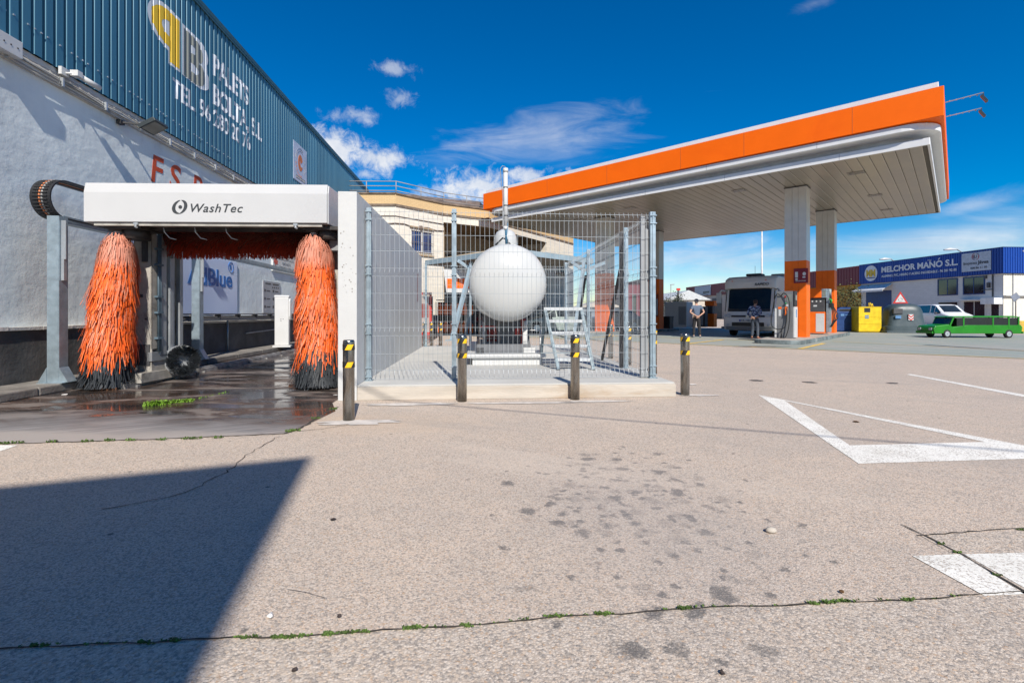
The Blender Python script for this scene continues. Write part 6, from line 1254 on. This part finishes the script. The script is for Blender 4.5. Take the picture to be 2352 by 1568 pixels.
rb_ = thing('warehouse_row', 'long maroon topped warehouse with ochre and beige walls, left of the blue workshop', 'warehouse', MO+Matrix.Rotation(MR, 3, 'Z') @ Vector((-17.1, 0, 0)), MR)
g = MB(); g.box(-11, 0, 0, 20, 0, 4.9); obj('wall', g, mat('ochre_wall', (.42, .22, .03), .8, var=.1), rb_); g = MB(); g.box(-52.4, -11.002, 0, 20, 0, 4.9); obj('wall', g, mat('beige_wall', (.44, .40, .36), .8, var=.08), rb_)
g = MB(); corr(g, -52.4, 0, -.3, 4.9, 7.28, .5, .06); obj('fascia', g, maroon, rb_, fix=False); g = MB(); g.box(-52.4, 0, -.22, 20, 4.92, 7.27); obj('upper_wall', g, maroon, rb_)
g = MB(); g.box(-47.5, -40, -.42, -.32, 5.0, 7.1); sb2 = obj('sign_board', g, mat('pale_board2', (.34, .38, .46), .5), rb_); g = MB(); g.box(-43.4, -40.5, -.44, -.425, 5.5, 5.9); g.tube([(-45, -.43, 5.2), (-43, -.43, 5.35), (-41, -.43, 5.1)], .06, 5); obj('print', g, sgd, sb2)
g = MB(); g.box(-40, -36, -.05, -.003, 0, 4.3); g.box(-30, -26, -.05, -.003, 0, 3.8); obj('roller_door', g, dark, rb_)
# lamps of the street behind, seen over the roof; wall lamp
for px, py, Y, lb in ((2010, 595, 66, 'white street lamp head showing above the left part of the blue roof'), (2156, 573, 56, 'white street lamp head showing above the middle of the blue roof')):
    x, y, _ = at(px, Y); x += 1.5; z_ = 1.1+(HY-py)/F*Y; s = thing('street_lamp', lb, 'street lamp', (x+0, y, 0), 0, 'street lamps behind the workshop'); g = MB(); g.tube([(1.6, 0, 0), (1.5, 0, z_-.5), (.6, 0, z_)], .07, 8); obj('pole', g, grey, s); g = MB(); g.tube([(-.9, 0, z_-.05), (-.2, 0, z_+.03), (.6, 0, z_+.02)], [.08, .17, .07], 10); obj('lamp_head', g, white, s)
s = thing('street_lamp', 'slim street lamp arm curving across the pale sign board of the workshop', 'street lamp', (47.3+(-1.6), 42.0, 0), 0); g = MB(); g.tube([(.45, 0, 0), (.40, 0, 5.0), (.1, 0, 5.6), (-.9, 0, 6.3)], .05, 8); obj('pole', g, white, s); g = MB(); g.tube([(-.8, 0, 6.2), (-1.3, 0, 6.42), (-1.7, 0, 6.5)], [.07, .16, .04], 10); obj('lamp_head', g, white, s)
s = thing('solar_post', 'small solar panel on a post at the right edge before the cream end wall', 'post', at(2333, 38), 0); g = MB(); g.tube([(0, 0, 0), (0, 0, 2.2)], .035, 8); obj('pole', g, dark, s); g = MB(); g.bar((-.25, 0, 2.2), (.2, 0, 2.55), .5, .04, up=(0, 1, 0)); obj('panel', g, mat('solar_cell', (.20, .22, .28), .2), s)
# tall lamp pole behind the motorhome
s = thing('lamp_pole', 'tall thin white pole rising behind the motorhome with a small camera', 'pole', at(1750, 42), 0); g = MB(); g.tube([(0, 0, 0), (0, 0, 8.2)], [.10, .06], 10); obj('pole', g, mat('pole_white', (.60, .60, .60), .4), s); g = MB(); g.tube([(.1, -.1, 3.35), (.55, -.1, 3.55)], .09, 8); obj('security_camera', g, white, s)
for px, top, Y, lb in ((1541, 588+70, 70, 'distant thin street lamp pole just right of the fence corner'),):
    s = thing('street_lamp', lb, 'street lamp', at(px, Y), 0); g = MB(); z_ = 1.1+(HY-654)/F*Y; g.tube([(0, 0, 0), (0, 0, z_)], .06, 6); obj('pole', g, grey, s); g = MB(); g.bar((-.1, 0, z_), (.5, 0, z_+.05), .12); obj('lamp_head', g, grey, s)
s = thing('antenna_mast', 'distant dark mast with a red tip right of the fence corner', 'mast', at(1558, 80), 0); g = MB(); g.tube([(0, 0, 0), (0, 0, 4.9)], .16, 6); obj('pole', g, dark, s); g = MB(); g.box(-.3, .3, -.1, .1, 4.9, 5.25); obj('tip', g, redp, s)
def hall(x0, x1, Y, z_eave, z_ridge, wallm, roofm, label, depth=15, nm='industrial_hall'):
    s = thing(nm, label, 'building', at(0, Y)[:0] or ((x0+x1)/2, Y, 0)); h = (x1-x0)/2; g = MB(); g.box(-h, h, 0, depth, 0, z_eave); obj('wall', g, wallm, s); g = MB(); g.yprism([(-h-.2, z_eave+.01), (0, z_ridge), (h+.2, z_eave+.01)], -.3, depth); obj('roof', g, roofm, s)
    g = MB(); [g.box(-h*.7+k*h*.5, -h*.7+k*h*.5+h*.25, -.03, -.003, .3, z_eave*.7) for k in range(3)]; obj('window', g, glass, s); return s
bh = mat('hall_beige', (.52, .46, .38), .8)
hall(8.6, 14.0, 62, 1.9, 2.75, mat('hall_grey', (.20, .24, .27), .8), bh, 'low beige roofed hall seen through the side fence', 12)
hall(28.5, 36.5, 90, 3.6, 5.4, bh, mat('roof_pale', (.50, .52, .52), .6), 'pale roofed hall with open gable beyond the small dark tree')
hall(14.6, 19.0, 62, 5.0, 5.6, maroon, dark, 'maroon industrial hall seen through the corner of the fence', 12)
hall(-3, 8.0, 75, 3.2, 4.2, bh, mat('roof_pale', ()), 'long pale hall seen far behind the compound fence', 12)
